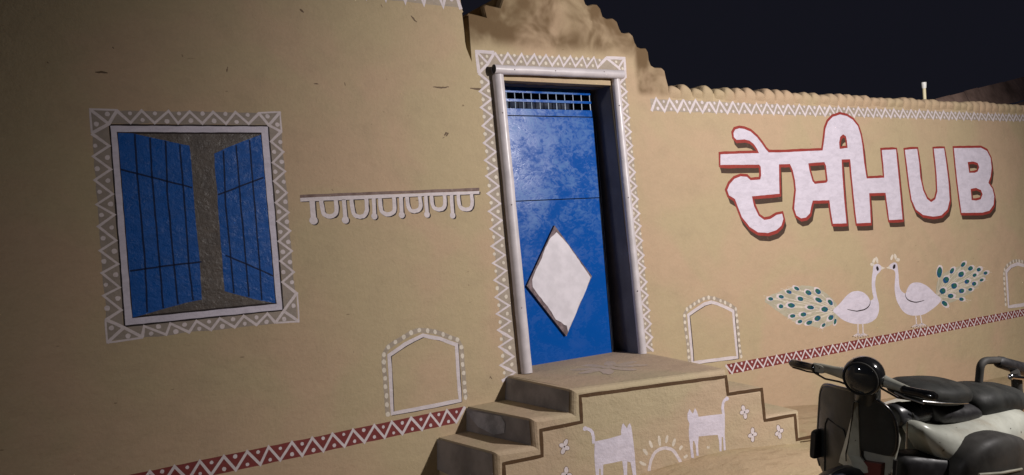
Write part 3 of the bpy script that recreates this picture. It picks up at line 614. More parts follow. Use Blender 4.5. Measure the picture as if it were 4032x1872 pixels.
for i in range(12):
    a = cd_((78 + i * 75.2, 140))[0]; b = cd_((90 + i * 75.2, 320))[0]
    if i > 10: continue
    if i == 10: a = (dx(a[1]) - .006, a[1]); b = (dx(b[1]) - .006, b[1])
    m = MB(); m.tube([d3(a[0], a[1], -.008), d3((a[0] + b[0]) / 2 + R.uniform(-.002, .002), (a[1] + b[1]) / 2, -.008), d3(b[0], b[1], -.008)], .0048, 6); link_mesh('grille_bar', m, M_GRILLE, door)
m = MB(d3); m.ribbon([(dx(.59) + .012, .59), (dx(2.4) + .012, 2.4)], .014, .004, jit=0, step=.3); link_mesh('door_stile', m, M_NAVY, door)
m = MB(); m.tube([d3(dx(.62) + .022, .62, 0), d3(dx(2.3) + .022, 2.3, 0)], .0035, 6); link_mesh('stile_edge', m, M_GRILLE, door)
cdi = crop(1900, 880, 1.9933, door_uv)
rim = slabd(cdi((553, 18), (845, 415), (645, 885), (335, 490)), .018, .022); link_mesh('diamond_rim', rim, M_PRIMER, door)
m = MB(d3); m.poly(cdi((568, 72), (612, 118), (665, 180), (745, 295), (832, 425), (795, 530), (745, 640), (700, 750), (655, 850), (648, 800), (625, 795), (605, 775), (560, 755), (525, 695), (495, 650), (430, 570), (380, 500), (375, 440), (405, 365), (440, 300), (480, 190), (520, 110)), (), .0245, .0018, .025)
link_mesh('diamond_plate', m, M_DWHITE, door)
# dark reveals of the opening
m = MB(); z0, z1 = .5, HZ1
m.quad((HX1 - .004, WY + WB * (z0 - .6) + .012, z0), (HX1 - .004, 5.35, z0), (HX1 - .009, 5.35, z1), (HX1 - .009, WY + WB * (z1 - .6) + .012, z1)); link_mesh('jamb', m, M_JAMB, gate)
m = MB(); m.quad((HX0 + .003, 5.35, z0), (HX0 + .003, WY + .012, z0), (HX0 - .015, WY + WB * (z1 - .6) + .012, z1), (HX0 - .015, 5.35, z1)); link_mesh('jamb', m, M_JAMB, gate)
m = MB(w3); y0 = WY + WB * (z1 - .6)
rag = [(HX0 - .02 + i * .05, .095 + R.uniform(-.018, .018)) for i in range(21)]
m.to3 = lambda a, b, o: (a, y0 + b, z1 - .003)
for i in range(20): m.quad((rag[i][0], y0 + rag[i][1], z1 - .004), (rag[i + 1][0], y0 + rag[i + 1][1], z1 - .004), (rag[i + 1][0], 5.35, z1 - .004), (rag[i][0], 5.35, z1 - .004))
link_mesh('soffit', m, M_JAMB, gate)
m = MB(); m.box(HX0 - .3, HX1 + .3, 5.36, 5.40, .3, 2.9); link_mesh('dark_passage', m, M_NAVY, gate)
# pipes round the opening
def pipe(p0, p1, r, off, label, hollow=False):
    a, b = Vector(w3(*wall_uv(p0), off)), Vector(w3(*wall_uv(p1), off)); m = MB(); m.smooth = True
    n = 14; path = [a.lerp(b, i / n) + Vector((R.uniform(-1, 1), R.uniform(-1, 1), R.uniform(-1, 1))) * .0012 for i in range(n + 1)]
    m.tube(path, r, 18, cap=not hollow)
    o = link_mesh('pipe', m, M_PIPE, gate, smooth=True); o['label'] = label
    if hollow:
        m2 = MB(); d = (b - a).normalized(); m2.tube([a + d * .004, a + d * .02], r * .88, 18); link_mesh('pipe_mouth', m2, M_HOLE, o)
    m3 = MB()
    for t in (.12, .46, .80):
        c = a.lerp(b, t + R.uniform(-.03, .03)) + Vector((-.012 if abs(d_z(a, b)) > .5 else 0, -r * .97, R.uniform(-.3, .3) * r)); m3.ball(c, .0045, .0035, .0045, 8, 5)
    link_mesh('rivet', m3, M_PRIMER, o); return o
def d_z(a, b): return (b - a).normalized().z
pipe((1953, 300), (2066, 1468), .039, .026, 'upright pipe on the left of the door')
pipe((2418, 312), (2524, 1392), .031, .018, 'upright pipe on the right of the door')
pipe((1931, 279), (2437, 299), .033, .046, 'horizontal pipe over the door, open at its left end', True)

# ------------------------------------------------------------------ steps
P = front_uv
prof = [P((2255, 1538)), P((2253, 1628)), P((2097, 1668)), P((2105, 1758)), P((1952, 1802)), P((1955, 1900))]
fl_ = [(prof[0][0], .600), (prof[1][0], prof[1][1]), (prof[2][0], prof[1][1] + .0), (prof[3][0], prof[3][1]), (prof[4][0], prof[3][1]), (prof[5][0], prof[5][1] - .08)]
bl_ = [(2.690, .602), (2.665, .452), (2.375, .452), (2.360, .300), (2.148, .296), (2.13, .10)]
rr_ = [P((2862, 1455)), P((2876, 1548)), P((3008, 1518)), P((3016, 1640)), P((3150, 1612)), P((3160, 1760))]
fr_ = [(rr_[0][0], .600), (rr_[1][0], rr_[1][1]), (rr_[2][0], rr_[1][1]), (rr_[3][0], rr_[3][1]), (rr_[4][0], rr_[3][1]), (rr_[5][0], -.1)]
br_ = [(x + .06, z) for x, z in fr_]; br_[0] = (3.885, .602)
front_line = [(fl_[5][0], -.3)] + fl_[::-1] + fr_ + [(fr_[5][0], -.3)]
back_line = [(bl_[5][0], -.3)] + bl_[::-1] + br_ + [(br_[5][0], -.3)]
m = MB(); n = len(front_line); K = 7
def rr3(p, q, t):                           # rounded front arris, then straight to the wall
    return None
rows = []
cxm = sum(p[0] for p in front_line) / n
def yfront(x): return FY0 + FA * (x - FX0)
for s_, (dep, inn) in enumerate(((0, .024), (.005, .013), (.014, .005), (.034, 0), (None, 0))):
    row = []
    for i, (a, b) in enumerate(zip(front_line, back_line)):
        yf = yfront(a[0]); yb = WY + WB * (b[1] - .6) + .03
        if dep is None: row.append((b[0], yb, b[1]))
        else:
            t = dep / (yb - yf); nx = -1 if a[0] < 3.2 else 1; xn = a[0] + (b[0] - a[0]) * t - nx * inn * (1 if 0 < i < n - 1 else 0)
            row.append((xn, yfront(xn) + dep, a[1] + (b[1] - a[1]) * t - inn))
    rows.append(row)
for a, b in zip(rows, rows[1:]):
    for i in range(n - 1): m.quad(a[i], a[i + 1], b[i + 1], b[i])
fm = MB(); fm.to3 = lambda u, v, o: (u, yfront(u), v); fm.poly([(p[0], p[2]) for p in rows[0]], (), 0, 0, 9)
b0 = len(m.v); m.v += fm.v; m.f += [tuple(b0 + i for i in f) for f in fm.f]
m.f = [f[::-1] if i < 4 * (n - 1) else f for i, f in enumerate(m.f)]
steps = link_mesh('mud_steps', m, M_STEP, origin=(3.2, 3.9, 0), smooth=True)
tag(steps, 'mud plastered door steps painted with two cats, a sun and flowers', 'steps')
# landing and treads: worn surface a little proud
def top_sheet(name, a, b, c, d, mat, off=.0006):
    m = MB(); K = 6
    pt = lambda u, v: Vector(a).lerp(Vector(b), u).lerp(Vector(d).lerp(Vector(c), u), v)
    g_ = [[pt(i / K, j / K) + Vector((0, 0, off)) for i in range(K + 1)] for j in range(K + 1)]
    b0 = len(m.v); m.v = [tuple(p) for r_ in g_ for p in r_]
    m.f = [(j * (K + 1) + i, j * (K + 1) + i + 1, (j + 1) * (K + 1) + i + 1, (j + 1) * (K + 1) + i) for j in range(K) for i in range(K)]
    return link_mesh(name, m, mat, steps, smooth=True)
yw = lambda z: WY + WB * (z - .6)
top_sheet('landing', (fl_[0][0] + .03, yfront(fl_[0][0]) + .05, .600), (fr_[0][0] - .04, yfront(fr_[0][0]) + .05, .600), (3.86, yw(.6), .604), (2.70, yw(.6), .604), M_LANDING)
m = MB(); m.box(2.86, HX1 - .01, yw(.6) - .01, 5.34, .3, .603); link_mesh('threshold', m, M_LANDING, steps)
# dark painted risers on the left
for i in (0, 2, 4):
    a, b, c, d = fl_[i], fl_[i + 1], bl_[i + 1], bl_[i]; e = .010
    m = MB(); K = 5
    A_, B_, C_, D_ = [Vector((a[0] - e, yfront(a[0]) + .022, a[1] - .012)), Vector((b[0] - e, yfront(b[0]) + .022, b[1] + .002)), Vector((c[0] - e, yw(c[1]) - .001, c[1] + .003)), Vector((d[0] - e, yw(d[1]) - .001, d[1] - .006))]
    g_ = [[A_.lerp(D_, u / K).lerp(B_.lerp(C_, u / K), v / K) + Vector((0, R.uniform(-.004, .004) if 0 < u < K else 0, 0)) for u in range(K + 1)] for v in range(K + 1)]
    m.v = [tuple(p) for r_ in g_ for p in r_]; m.f = [(j * (K + 1) + q_, j * (K + 1) + q_ + 1, (j + 1) * (K + 1) + q_ + 1, (j + 1) * (K + 1) + q_)[::-1] for j in range(K) for q_ in range(K)]
    rs = link_mesh('riser', m, M_RISER, steps, smooth=True)
    if i == 2:
        m = MB(); g2 = [A_.lerp(D_, u).lerp(B_.lerp(C_, u), v) - Vector((.004, 0, 0)) for u, v in ((.42, .05), (.95, .08), (.93, .35), (.8, .7), (.55, .9), (.38, .72), (.36, .3))]
        m.v = [tuple(p) for p in g2]; m.f = [tuple(range(len(g2)))[::-1]]; link_mesh('cement_patch', m, M_RISERP, rs)
# paint on the front face
cf = crop(2200, 1480, 2.3418, front_uv)
m = MB(f3); m.ribbon([front_uv((1988, 1930)), front_uv((1983, 1827)), front_uv((2135, 1796)), front_uv((2130, 1696)), front_uv((2290, 1662))] + cf((198, 190), (860, 98), (1540, 10), (1560, 170), (1870, 125), (1900, 413), (2178, 362), (2196, 590), (2345, 560), (2480, 530)), .0225, .003, jit=.001)
link_mesh('stepped_line', m, M_LINE, steps)['label'] = 'brown stepped outline painted on the front'
def cat(body, tail, label):
    m = MB(f3); m.poly(cf(*body), (), .0035, .0008, .05); c_ = link_mesh('painted_cat', m, M_LILAC, steps); c_['label'] = label
    m = MB(f3); m.ribbon(curve_pts(cf(*tail), 4), .019, .0032, step=.2); m.dot(cf(tail[-1])[0], .014, .0034, n=14, wob=.03); link_mesh('tail', m, M_LILAC, c_)
cat(((330, 607), (460, 580), (575, 548), (575, 510), (585, 450), (597, 440), (612, 462), (628, 486), (640, 455), (655, 436), (668, 470), (680, 540), (690, 620), (700, 720), (715, 918), (722, 1010), (690, 1010), (680, 900), (662, 800), (632, 790), (630, 900), (632, 1010), (602, 1010), (598, 880), (585, 785), (495, 805), (410, 820), (410, 900), (413, 1010), (388, 1010), (385, 858), (373, 858), (372, 1010), (352, 1010), (335, 850), (328, 750)),
    ((322, 625), (320, 570), (305, 518), (275, 494), (242, 488)), 'white painted cat facing right with its tail curled')
cat(((1205, 440), (1187, 400), (1187, 350), (1205, 308), (1225, 338), (1238, 350), (1255, 300), (1275, 330), (1290, 378), (1400, 365), (1510, 352), (1530, 370), (1533, 460), (1530, 530), (1540, 685), (1522, 688), (1515, 570), (1503, 562), (1500, 698), (1482, 698), (1478, 600), (1465, 545), (1380, 552), (1290, 562), (1285, 640), (1290, 738), (1270, 738), (1262, 640), (1248, 602), (1238, 602), (1236, 660), (1248, 762), (1222, 755), (1212, 650), (1200, 560), (1199, 500)),
    ((1522, 372), (1512, 300), (1518, 250), (1534, 222), (1550, 212)), 'white painted cat facing left with its tail straight up')
m = MB(f3); m.ribbon(curve_pts(cf((833, 880), (845, 800), (880, 720), (930, 680), (990, 668), (1045, 685), (1085, 730), (1125, 800)), 4), .020, .0032, step=.2); sun_ = link_mesh('painted_sun', m, M_WHITE, steps); sun_['label'] = 'half circle of a painted rising sun between the cats'
for a, b in (((745, 795), (805, 828)), ((780, 675), (818, 732)), ((835, 600), (862, 665)), ((920, 555), (935, 648)), ((1002, 550), (990, 622)), ((1074, 580), (1052, 652)), ((1140, 645), (1112, 684)), ((1188, 735), (1152, 756)), ((1374, 648), (1384, 672))):
    m = MB(f3); m.ribbon(curve_pts(cf(a, ((a[0] + b[0]) / 2, (a[1] + b[1]) / 2), b), 3), .016, .0032, step=.2, taper=lambda t: .25 + 1. * math.sin(math.pi * min(1, max(0, t * .92 + .04))) ** .6)
    link_mesh('sun_ray', m, M_CREAM, sun_)
for fx, fy, rot, wh in ((1713, 335, 12, 'nearest the landing corner'), (1787, 545, 0, 'lower of the right hand three'), (2032, 518, 14, 'furthest right'), (52, 655, -20, 'upper of the pair left of the cats'), (72, 912, -10, 'lower of the pair left of the cats')):
    c_ = cf((fx, fy))[0]; mo, mp, mk = MB(f3), MB(f3), MB(f3)
    for k_ in range(4):
        a = math.radians(rot + 90 * k_ + R.uniform(-12, 12)); ln = .024 * (1.0 if k_ % 2 else .82)
        q = (c_[0] + math.cos(a) * ln * .9, c_[1] + math.sin(a) * ln * 1.1); mo.dot(q, ln * .98, .0022, .0165, a, n=14, wob=.04); mp.dot(q, ln * .86, .0034, .0135, a, n=14, wob=.05)
    mp.dot(c_, .009, .0036); mk.dot(c_, .0050, .0042)
    fo_ = link_mesh('painted_flower', mp, M_WHITE, steps); fo_['label'] = 'white painted flower, ' + wh; link_mesh('flower_outline', mo, M_LINE, fo_); link_mesh('flower_centre', mk, M_BLACK, fo_)
# faded rangoli on the landing
m = MB(); m.to3 = lambda u, v, o: (u, v, .6042 + o * .1)
for k_ in range(8):
    a = k_ * math.pi / 4 + .2; m.dot((3.33 + .17 * math.cos(a), 4.42 + .13 * math.sin(a)), .105, .0002 * k_, .042, a, n=16, wob=.16)
m.dot((3.33, 4.42), .05, .0018, n=14)
link_mesh('faded_floor_flower', m, paint('rangoli_pink', (.45, .355, .29), wear=.9, under=(.385, .30, .208), soft=(.388, .305, .215)), steps)['label'] = 'faded pink flower pattern on the landing'

# ------------------------------------------------------------------ scooter (local: x towards its tail, y towards the wall, z up)
LEAN = math.radians(7.7)
sco = empty('scooter', (3.0, 2.375, -.04), 'old pale green scooter with black leg shield leaning on its stand by the steps', 'scooter')
sco.rotation_euler = (LEAN, 0, 0); ORG['scooter'] = Vector((0, 0, 0))
def sp(name, mb, mat, parent=None, smooth=True, label=None):
    o = link_mesh(name, mb, mat, parent or sco, smooth=smooth)
    if label: o['label'] = label
    return o
YC = .045
# leg shield: a sheet bowed back at both sides, thickened
def shield_sheet(y0, y1, pts, mat, name, xoff=0, th=.012):
    return None
out = curve_pts([(-.155, .565), (-.182, .575), (-.195, .62), (-.194, .69), (-.178, .755), (-.14, .795), (-.08, .815), (0, .818), (.09, .806), (.165, .792), (.208, .768), (.232, .72), (.242, .65), (.252, .56), (.26, .46), (.25, .38), (.17, .33), (.07, .33), (.015, .42), (-.02, .545)], 3, True)
out = [(y + .03, z) for y, z in out]
def shx(y, z): return .085 + .95 * y * y + .10 * abs(y) + .22 * (.84 - z) * .35
m = MB(); rings_ = []
for s_ in (1, .93, .72, .45, .18, .02):
    rings_.append([(shx(y * s_, .6 + (z - .6) * s_), YC + y * s_, .6 + (z - .6) * s_) for y, z in out])
back_ = [[(x + .012, y, z) for x, y, z in rr] for rr in rings_]
m.rings(back_[::-1] + [[(x + .004, YC + (y - YC) * 1.012, .6 + (z - .6) * 1.01) for x, y, z in rings_[0]]] + rings_, True); m.f = [f[::-1] for f in m.f]
shield = sp('leg_shield', m, M_SHIELD)
m = MB(); m.tube([(shx(y, z) + .006, YC + y * 1.01, z) for y, z in out[3:47]], .0075, 8); sp('shield_trim', m, M_GLOSS, shield)
m = MB()
m.tube([(shx(-.203, z) - .004, YC - .207, z) for z in (.74, .70, .66, .62)], .004, 6); sp('trim_highlight', m, M_CHROME, shield)
for y0_, y1_, z0_, z1_ in ((.05, .21, .36, .62),):
    m = MB(); lp = [(y0_ + .02, z1_), (y1_ - .02, z1_ + .01), (y1_, z1_ - .03), (y1_, z0_), (y0_ + .045, z0_), (y0_, z1_ - .04)]
    m.tube([(shx(y, z) - .002, YC + y, z) for y, z in lp + lp[:1]], .003, 6); sp('panel_seam', m, M_GDARK, shield)
m = MB(); ap = curve_pts([(-.165, .70), (-.165, .50), (-.155, .40), (-.12, .34), (0, .33), (.1, .34), (.12, .45), (.1, .70)], 3, True); ap = [(y + .022, z) for y, z in ap]
m.rings([[(shx(y * k_, .5) + dx_, YC + y * k_, .5 + (z - .5) * k_) for y, z in ap] for k_, dx_ in ((1, .03), (1, .018), (.5, .018), (.02, .018))], True); apr = sp('apron', m, M_BODY)
m = MB(); m.rings([[(shx(y, .45) - .012, YC + y, z) for y, z in ((-.02, .51), (-.115, .525), (-.115, .36), (-.02, .36))], [(shx(y, .45) + .016, YC + y, z) for y, z in ((-.02, .51), (-.115, .525), (-.115, .36), (-.02, .36))]]); sp('red_plate', m, M_REDM, smooth=False)
m = MB(); m.tube([(shx(-.155, .5) + .016, YC - .155, z) for z in (.55, .48, .42)], .009, 8); sp('rubber_edge', m, M_RUBBER, apr)
# pale column cover running down the middle, widening to the mudguard
m = MB(); rr = []
for z, yl, yr in ((.782, .044, .036), (.76, .052, .034), (.70, .066, .030), (.64, .082, .027), (.58, .100, .024), (.53, .116, .020), (.49, .130, -.02), (.455, .14, -.06)):
    xa, xb = shx(yl - YC, z), shx(yr - YC, z); ym = yl * .45 + yr * .55
    rr.append([(xb + .004, yr, z), (xb - .006, yr, z), (min(xa, xb) - .030, ym, z), (xa - .006, yl, z), (xa + .004, yl, z)])
m.rings(rr[::-1], True); cov = sp('column_cover', m, M_COVER, smooth=False)
m = MB(); m.tube([(p[2][0] + .002, p[2][1] - .004 + .02 * t_, p[2][2]) for t_, p in zip((0, .1, .2, .3, .5, .8, 1.8), rr[:7])], .0032, 6); sp('cover_seam', m, M_GLOSS, cov)
# front mudguard and wheel
m = MB(); K = 14; rr = []
for i in range(K + 1):
    a = math.radians(200 - 175 * i / K); r_ = .255; cx_, cz_ = .03, .215
    x_, z_ = cx_ + r_ * math.cos(a) * 1.0, cz_ + r_ * math.sin(a)
    nx, nz = math.cos(a), math.sin(a)
    rr.append([(x_ - nx * .10, YC + .085, z_ - nz * .10), (x_ - nx * .02, YC + .075, z_ - nz * .02), (x_ + nx * .012, YC + .03, z_ + nz * .012), (x_ + nx * .015, YC - .03, z_ + nz * .015), (x_ - nx * .02, YC - .075, z_ - nz * .02), (x_ - nx * .10, YC - .085, z_ - nz * .10)])
m.rings(rr, False); fen = sp('mudguard', m, M_NAVYM)
m = MB(); m.tube([(p[2][0], YC + .004, p[2][2]) for p in rr[1:]], .004, 6); sp('mudguard_crest', m, M_GREYB, fen)
def wheel(x, y):
    m = MB(); rr = []
    for i in range(28):
        a = 2 * math.pi * i / 28
        rr.append([(x + (.165 + .048 * math.cos(b)) * math.cos(a), y + .045 * math.sin(b), .213 + (.165 + .048 * math.cos(b)) * math.sin(a)) for b in [2 * math.pi * k / 10 for k in range(10)]])
    rr.append(rr[0]); m.rings(rr, False); w = sp('wheel', m, M_RUBBER)
    m = MB(); m.tube([(x, y - .03, .213), (x, y + .03, .213)], .115, 24); sp('rim', m, M_STEEL, w)
    m = MB(); m.tube([(x, y - .05, .213), (x, y + .05, .213)], .03, 12); sp('hub', m, M_GDARK, w)
wheel(.03, YC); wheel(1.18, YC)
# side bumper of the shield, towards the wall
m = MB(); m.loft([(.150, YC + .258, .475, .006, .05, 5), (.155, YC + .262, .475, .016, .066, 5), (.20, YC + .265, .475, .018, .070, 5), (.23, YC + .262, .475, .010, .06, 5)]); sp('side_bumper', m, M_GDARK)
# steering column, headset, bars
m = MB(); m.tube([(.13, .02, .80), (.10, .0, .86), (.06, -.02, .92)], .05, 16, radii=[.055, .052, .06]); col = sp('steering_column', m, M_SHIELD)
HC = Vector((.0, -.048, .935)); aim = Vector((-.93, -.28, -.10)).normalized(); T_ = aim.to_track_quat('Z', 'Y').to_matrix()
m = MB(); rr = []
for d_, r_ in ((.045, .070), (.038, .078), (.02, .0835), (-.01, .083), (-.04, .074), (-.07, .055), (-.09, .03), (-.095, .004)):
    rr.append([HC + T_ @ Vector((r_ * math.cos(a), r_ * math.sin(a), d_)) for a in [2 * math.pi * k / 28 for k in range(28)]])
m.rings(rr[::-1], True); hl = sp('headlight_shell', m, M_GLOSS)
m = MB(); rr = [[HC + T_ @ Vector((r_ * math.cos(a), r_ * math.sin(a), d_)) for a in [2 * math.pi * k / 28 for k in range(28)]] for d_, r_ in ((.040, .0735), (.050, .0735), (.051, .068), (.042, .067))]
m.rings(rr, False); sp('chrome_ring', m, M_GDARK, hl)
m = MB(); rr = [[HC + T_ @ Vector((r_ * math.cos(a), r_ * math.sin(a), d_)) for a in [2 * math.pi * k / 28 for k in range(28)]] for d_, r_ in ((.044, .069), (.052, .060), (.059, .045), (.064, .025), (.066, .003))]
m.rings(rr, True); sp('lens', m, M_LENS, hl)
def bar(sgn, pts, rad, mat, name, parent): m = MB(); m.tube(pts, .02, 14, radii=rad); return sp(name, m, mat, parent)
# arms: fat at the headlight, thin at the grip
armL = bar(1, [(.03, .0, .925), (.03, .07, .908), (.03, .13, .905), (.028, .19, .905), (.025, .225, .902)], [.040, .027, .021, .018, .016], M_GREYB, 'handlebar_arm', None)
armR = bar(-1, [(.03, -.07, .93), (.03, -.13, .925), (.03, -.18, .922), (.028, -.235, .918)], [.034, .024, .019, .016], M_BODY, 'handlebar_arm', None)
for y_, z_, s_ in ((.27, .895, 1), (-.27, .913, -1)):
    m = MB(); y0_ = y_ - s_ * .06; pth = [(.022, y0_ + s_ * .145 * t, z_ - s_ * .012 * t + .002) for t in (0, .06, .12, .5, .9, 1)]
    m.tube(pth, .018, 14, radii=[.017, .021, .018, .0185, .020, .012]); sp('grip', m, M_GLOSS, armL if s_ > 0 else armR)
    m = MB(); m.tube([(.01, y_ - s_ * .085, z_ - .014), (-.002, y_ - s_ * .03, z_ - .018), (-.004, y_ + s_ * .02, z_ - .018), (-.002, y_ + s_ * .05, z_ - .020)], .004, 8); sp('brake_lever', m, M_STEEL if s_ < 0 else M_GLOSS, armL if s_ > 0 else armR)
m = MB(); m.loft([(.01, .19, .90, .03, .018, 3), (.04, .19, .90, .03, .018, 3)]); sp('switch_block', m, M_BODY, armL)
m = MB(); m.tube([(.02, .22, .875), (.01, .15, .865), (.015, .08, .87), (.02, .02, .865)], .005, 6); sp('cable', m, M_GLOSS, col)
m = MB(); m.tube([(.02, -.12, .895), (.012, -.2, .88), (.02, -.25, .885)], .005, 6); sp('cable', m, M_GLOSS, col)
# floorboard, body, cowls
m = MB(); m.loft([(.12, YC, .30, .20, .012, 6), (.5, YC, .27, .20, .014, 6), (.62, YC, .30, .18, .014, 6)]); fb = sp('floorboard', m, M_BODY)
for dy in (-.15, -.09, .09, .15):
    m = MB(); m.box(.16, .58, YC + dy - .012, YC + dy + .012, .300, .312); sp('rubber_strip', m, M_RUBBER, fb, smooth=False)
m = MB(); m.loft([(.12, YC, .36, .06, .05, 3), (.35, YC, .34, .07, .07, 3), (.55, YC, .40, .10, .14, 3), (.7, YC, .46, .13, .18, 3), (1.0, YC, .47, .14, .17, 3), (1.25, YC, .46, .12, .14, 2.6), (1.36, YC, .42, .07, .08, 2.4)]); sp('rear_body', m, M_BODY)
for s_, hw in ((-1, .125), (1, .115)):
    m = MB(); m.loft([(.30, YC + s_ * .12, .655, .03, .015, 2.2), (.33, YC + s_ * .135, .645, .055, .045, 2.3), (.42, YC + s_ * .15, .585, .085, .075, 2.4), (.56, YC + s_ * .16, .535, .105, .095, 2.5), (.75, YC + s_ * .165, .515, .115, .115, 2.5), (.95, YC + s_ * .16, .515, .11, .120, 2.5), (1.12, YC + s_ * .14, .515, .095, .105, 2.4), (1.28, YC + s_ * .10, .47, .06, .07, 2.2), (1.33, YC + s_ * .08, .45, .02, .03, 2)], 28)
    sp('side_cowl', m, M_BODY, label='scuffed pale side cowl facing the street' if s_ < 0 else None)
m = MB(); m.loft([(.43, YC - .26, .44, .03, .05, 3), (.46, YC - .27, .47, .055, .09, 3.2), (.54, YC - .28, .495, .075, .12, 3.4), (.68, YC - .285, .495, .08, .125, 3.6), (.82, YC - .28, .465, .075, .12, 3.6), (.94, YC - .265, .44, .05, .10, 3.2), (1.0, YC - .25, .42, .03, .06, 3)], 36); scv = sp('side_cover', m, M_GDARK)
m = MB(); m.tube([(.45, YC - .36, .50), (.6, YC - .375, .48), (.8, YC - .36, .45)], .006, 6); sp('cover_rib', m, M_GREYB, scv)
m = MB(); m.loft([(.24, YC - .08, .40, .05, .10, 4), (.27, YC - .10, .42, .07, .12, 4), (.42, YC - .15, .40, .09, .13, 4.5), (.56, YC - .19, .38, .09, .12, 4.5), (.62, YC - .19, .36, .06, .09, 4)]); sp('engine_case', m, M_RUBBER)
# seats
m = MB(); m.loft([(.335, .0, .80, .04, .018, 2.2), (.36, .0, .795, .085, .034, 2.4), (.44, .0, .785, .125, .05, 2.5), (.54, .0, .768, .14, .055, 2.5), (.64, .0, .755, .135, .056, 2.5), (.72, .0, .745, .115, .05, 2.5), (.76, .0, .735, .06, .035, 2.2)], 26); st = sp('seat', m, M_VINYL, label='front seat, raised saddle')
m = MB(); m.tube([(.36, -.095, .775), (.44, -.132, .765), (.55, -.150, .75), (.62, -.150, .74)], .0035, 6); sp('seat_piping', m, M_CHROME, st)
m = MB(); m.loft([(.80, .0, .66, .05, .03, 2.2), (.825, .0, .655, .11, .07, 2.6), (.90, .0, .662, .13, .075, 2.8), (1.02, .0, .652, .135, .075, 2.8), (1.14, .0, .635, .13, .07, 2.7), (1.22, .0, .635, .115, .055, 2.5), (1.25, .0, .62, .06, .03, 2.2)], 26); sp('pillion_seat', m, M_VINYL)
m = MB(); m.loft([(.50, -.01, .70, .05, .03, 2.5), (.55, -.01, .67, .09, .05, 2.5), (.78, -.01, .64, .11, .05, 2.5), (.86, 0, .62, .09, .03, 2.5)], 20); sp('seat_base', m, M_RUBBER)
m = MB(); m.tube([(.275, .0, .690), (.28, .0, .69), (.30, .0, .69), (.38, -.01, .685), (.48, -.015, .68), (.54, -.02, .675)], .06, 24, radii=[.045, .053, .058, .058, .054, .03]); dr = sp('storage_drum', m, M_DRUM)
m = MB(); m.tube([(.345, -.006, .687), (.352, -.006, .687)], .0605, 24); sp('drum_ring', m, M_GDARK, dr)
# grab rail, back pad, curved carrier
m = MB(); m.tube(curve_pts([(1.03, .03, .66), (1.03, .03, .76), (1.035, .03, .81), (1.07, .03, .828), (1.14, .03, .822), (1.24, .03, .808)], 4), .019, 12); gr_ = sp('grab_rail', m, M_GDARK)
m = MB(); m.tube([(1.18, .03, .808), (1.20, .03, .805), (1.30, .03, .775), (1.40, .03, .745), (1.52, .03, .71)], .03, 14, radii=[.02, .03, .032, .034, .034]); sp('back_pad', m, M_RUBBER, gr_)
m = MB(); m.tube([(1.23, -.02, .735), (1.30, -.03, .722), (1.42, -.04, .70), (1.55, -.05, .675)], .010, 10); m.ball((1.225, -.02, .737), .016, .016, .016, 10, 8); sp('chrome_bar', m, M_CHROME, gr_)
m = MB(); m.tube(curve_pts([(1.30, .0, .75), (1.325, .0, .70), (1.335, .0, .64), (1.31, .0, .585), (1.26, .0, .545), (1.30, .0, .47), (1.38, .0, .40)], 3), .02, 12, radii=[.022] * 3 + [.026] * 3 + [.03] * 3 + [.034] * 3 + [.045] * 3 + [.03] * 3 + [.008]); sp('spare_wheel_carrier', m, M_GDARK)
m = MB(); m.loft([(1.15, 0, .53, .06, .03, 2.5), (1.24, 0, .50, .07, .05, 2.5), (1.38, 0, .42, .04, .03, 2.2)]); sp('tail_piece', m, M_RUBBER)
m = MB(); m.tube([(.55, -.10, .25), (.57, -.22, .10), (.60, -.30, .02)], .010, 8); m.tube([(.60, -.30, .018), (.66, -.31, .018)], .012, 8); sp('side_stand', m, M_STEEL)

# ------------------------------------------------------------------ beyond the wall
pb = (8.05, 5.02, 2.45)
post = empty('marker_post', pb, 'thin cream post with white cap rising behind the scalloped wall', 'post')
m = MB(); m.tube([(pb[0], pb[1], 2.0), (pb[0], pb[1], 2.765)], .017, 10); link_mesh('shaft', m, M_POST, post, smooth=True)
m = MB(); m.tube([(pb[0], pb[1], 2.765), (pb[0], pb[1], 2.775), (pb[0], pb[1], 2.828)], .03, 10, radii=[.018, .023, .026]); link_mesh('cap', m, M_CAP, post, smooth=True)
hb = empty('neighbour_shed', (12, 7.5, -.1), 'dark brown sloping shed roof behind the right end of the wall', 'shed')
def onpl(px, py, Y):
    d = ray(px, py); t = Y / d[1]; return (d[0] * t, Y, CZ + d[2] * t)
a0, a1 = onpl(3560, 430, 6.3), onpl(4032, 306, 6.7)
k = ((a1[2] - a0[2]) / (a1[0] - a0[0])); e0, e1 = (a0[0], 6.3, a0[2]), (a1[0] + 3, 6.7 + .4 / (a1[0] - a0[0]) * 3, a1[2] + k * 3)
m = MB(); D = Vector((.0, -.30, -.75))
nS = 16
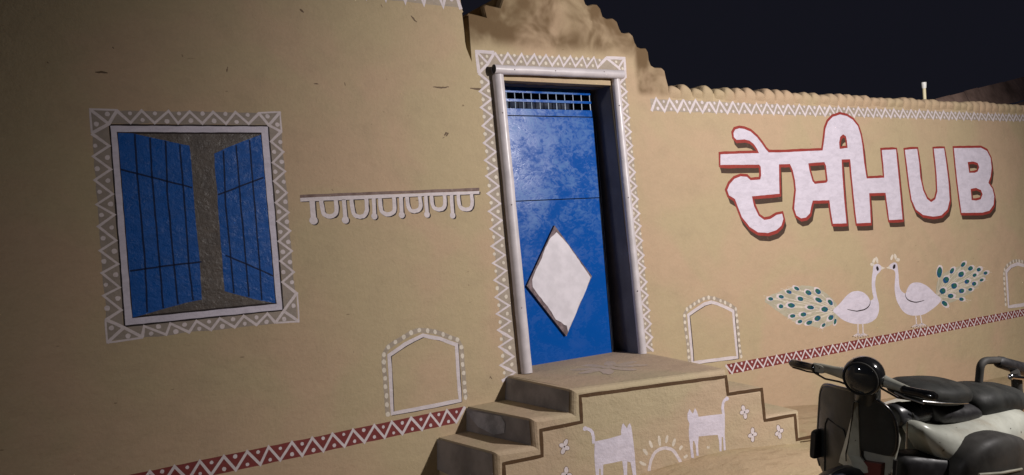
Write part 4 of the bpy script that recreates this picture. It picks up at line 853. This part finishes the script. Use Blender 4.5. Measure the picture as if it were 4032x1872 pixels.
for i in range(nS):
    for j in range(3):
        p = [Vector(e0).lerp(Vector(e1), t) for t in (i / nS, (i + 1) / nS)]
        f0, f1 = j / 3, (j + 1) / 3; q0 = D * f0 * 1.4; q1 = D * f1 * 1.4
        dz = R.uniform(.0, .03); m.quad(*[tuple(v) for v in (p[0] + q0 + Vector((0, 0, dz)), p[0] + q1 + Vector((0, 0, dz + .02)), p[1] + q1 + Vector((0, 0, dz + .02)), p[1] + q0 + Vector((0, 0, dz)))])
link_mesh('roof', m, M_ROOF, hb)
m = MB(); w0, w1 = Vector(e0) + D * 1.3, Vector(e1) + D * 1.3
m.quad((w0.x, w0.y, -.1), (w1.x, w1.y, -.1), (w1.x, w1.y, w1.z), (w0.x, w0.y, w0.z)); m.quad((w1.x, w1.y, -.1), (w1.x, w1.y + 3, -.1), (w1.x, w1.y + 3, w1.z), (w1.x, w1.y, w1.z))
m.quad((w0.x, w0.y + 3, -.1), (w0.x, w0.y, -.1), (w0.x, w0.y, w0.z), (w0.x, w0.y + 3, w0.z)); link_mesh('wall', m, M_ROOF, hb)

# ------------------------------------------------------------------ the street lamp that lights the wall
def street_lamp(x, y, h, rot, label):
    lp = empty('street_lamp', (x, y, -.05), label, 'street lamp', 'lamps lighting the lane')
    m = MB(); m.tube([(x, y, -.05), (x, y, 2), (x, y, h)], .04, 12, radii=[.05, .045, .035]); m.tube(curve_pts([(x, y, h - .05), (x, y + .2, h + .08), (x, y + .9, h + .1), (x, y + 1.15, h + .07)], 4), .02, 10); link_mesh('pole', m, M_STEEL, lp, smooth=True)
    m = MB(); m.loft([(x - .10, y + 1.2, h + .06, .05, .02, 3), (x - .08, y + 1.2, h + .06, .16, .04, 3), (x + .08, y + 1.2, h + .06, .16, .04, 3), (x + .10, y + 1.2, h + .06, .05, .02, 3)]); link_mesh('lamp_head', m, M_STEEL, lp, smooth=True)
street_lamp(LAMP.x, LAMP.y - 1.2, LAMP.z + .17, 0, 'grey street lamp on the near side of the lane opposite the gateway')
street_lamp(-9.5, 1.2, 4.8, 0, 'grey lamp fixture added on the left to carry the fill light')  # unseen fixture added to go with the fill light
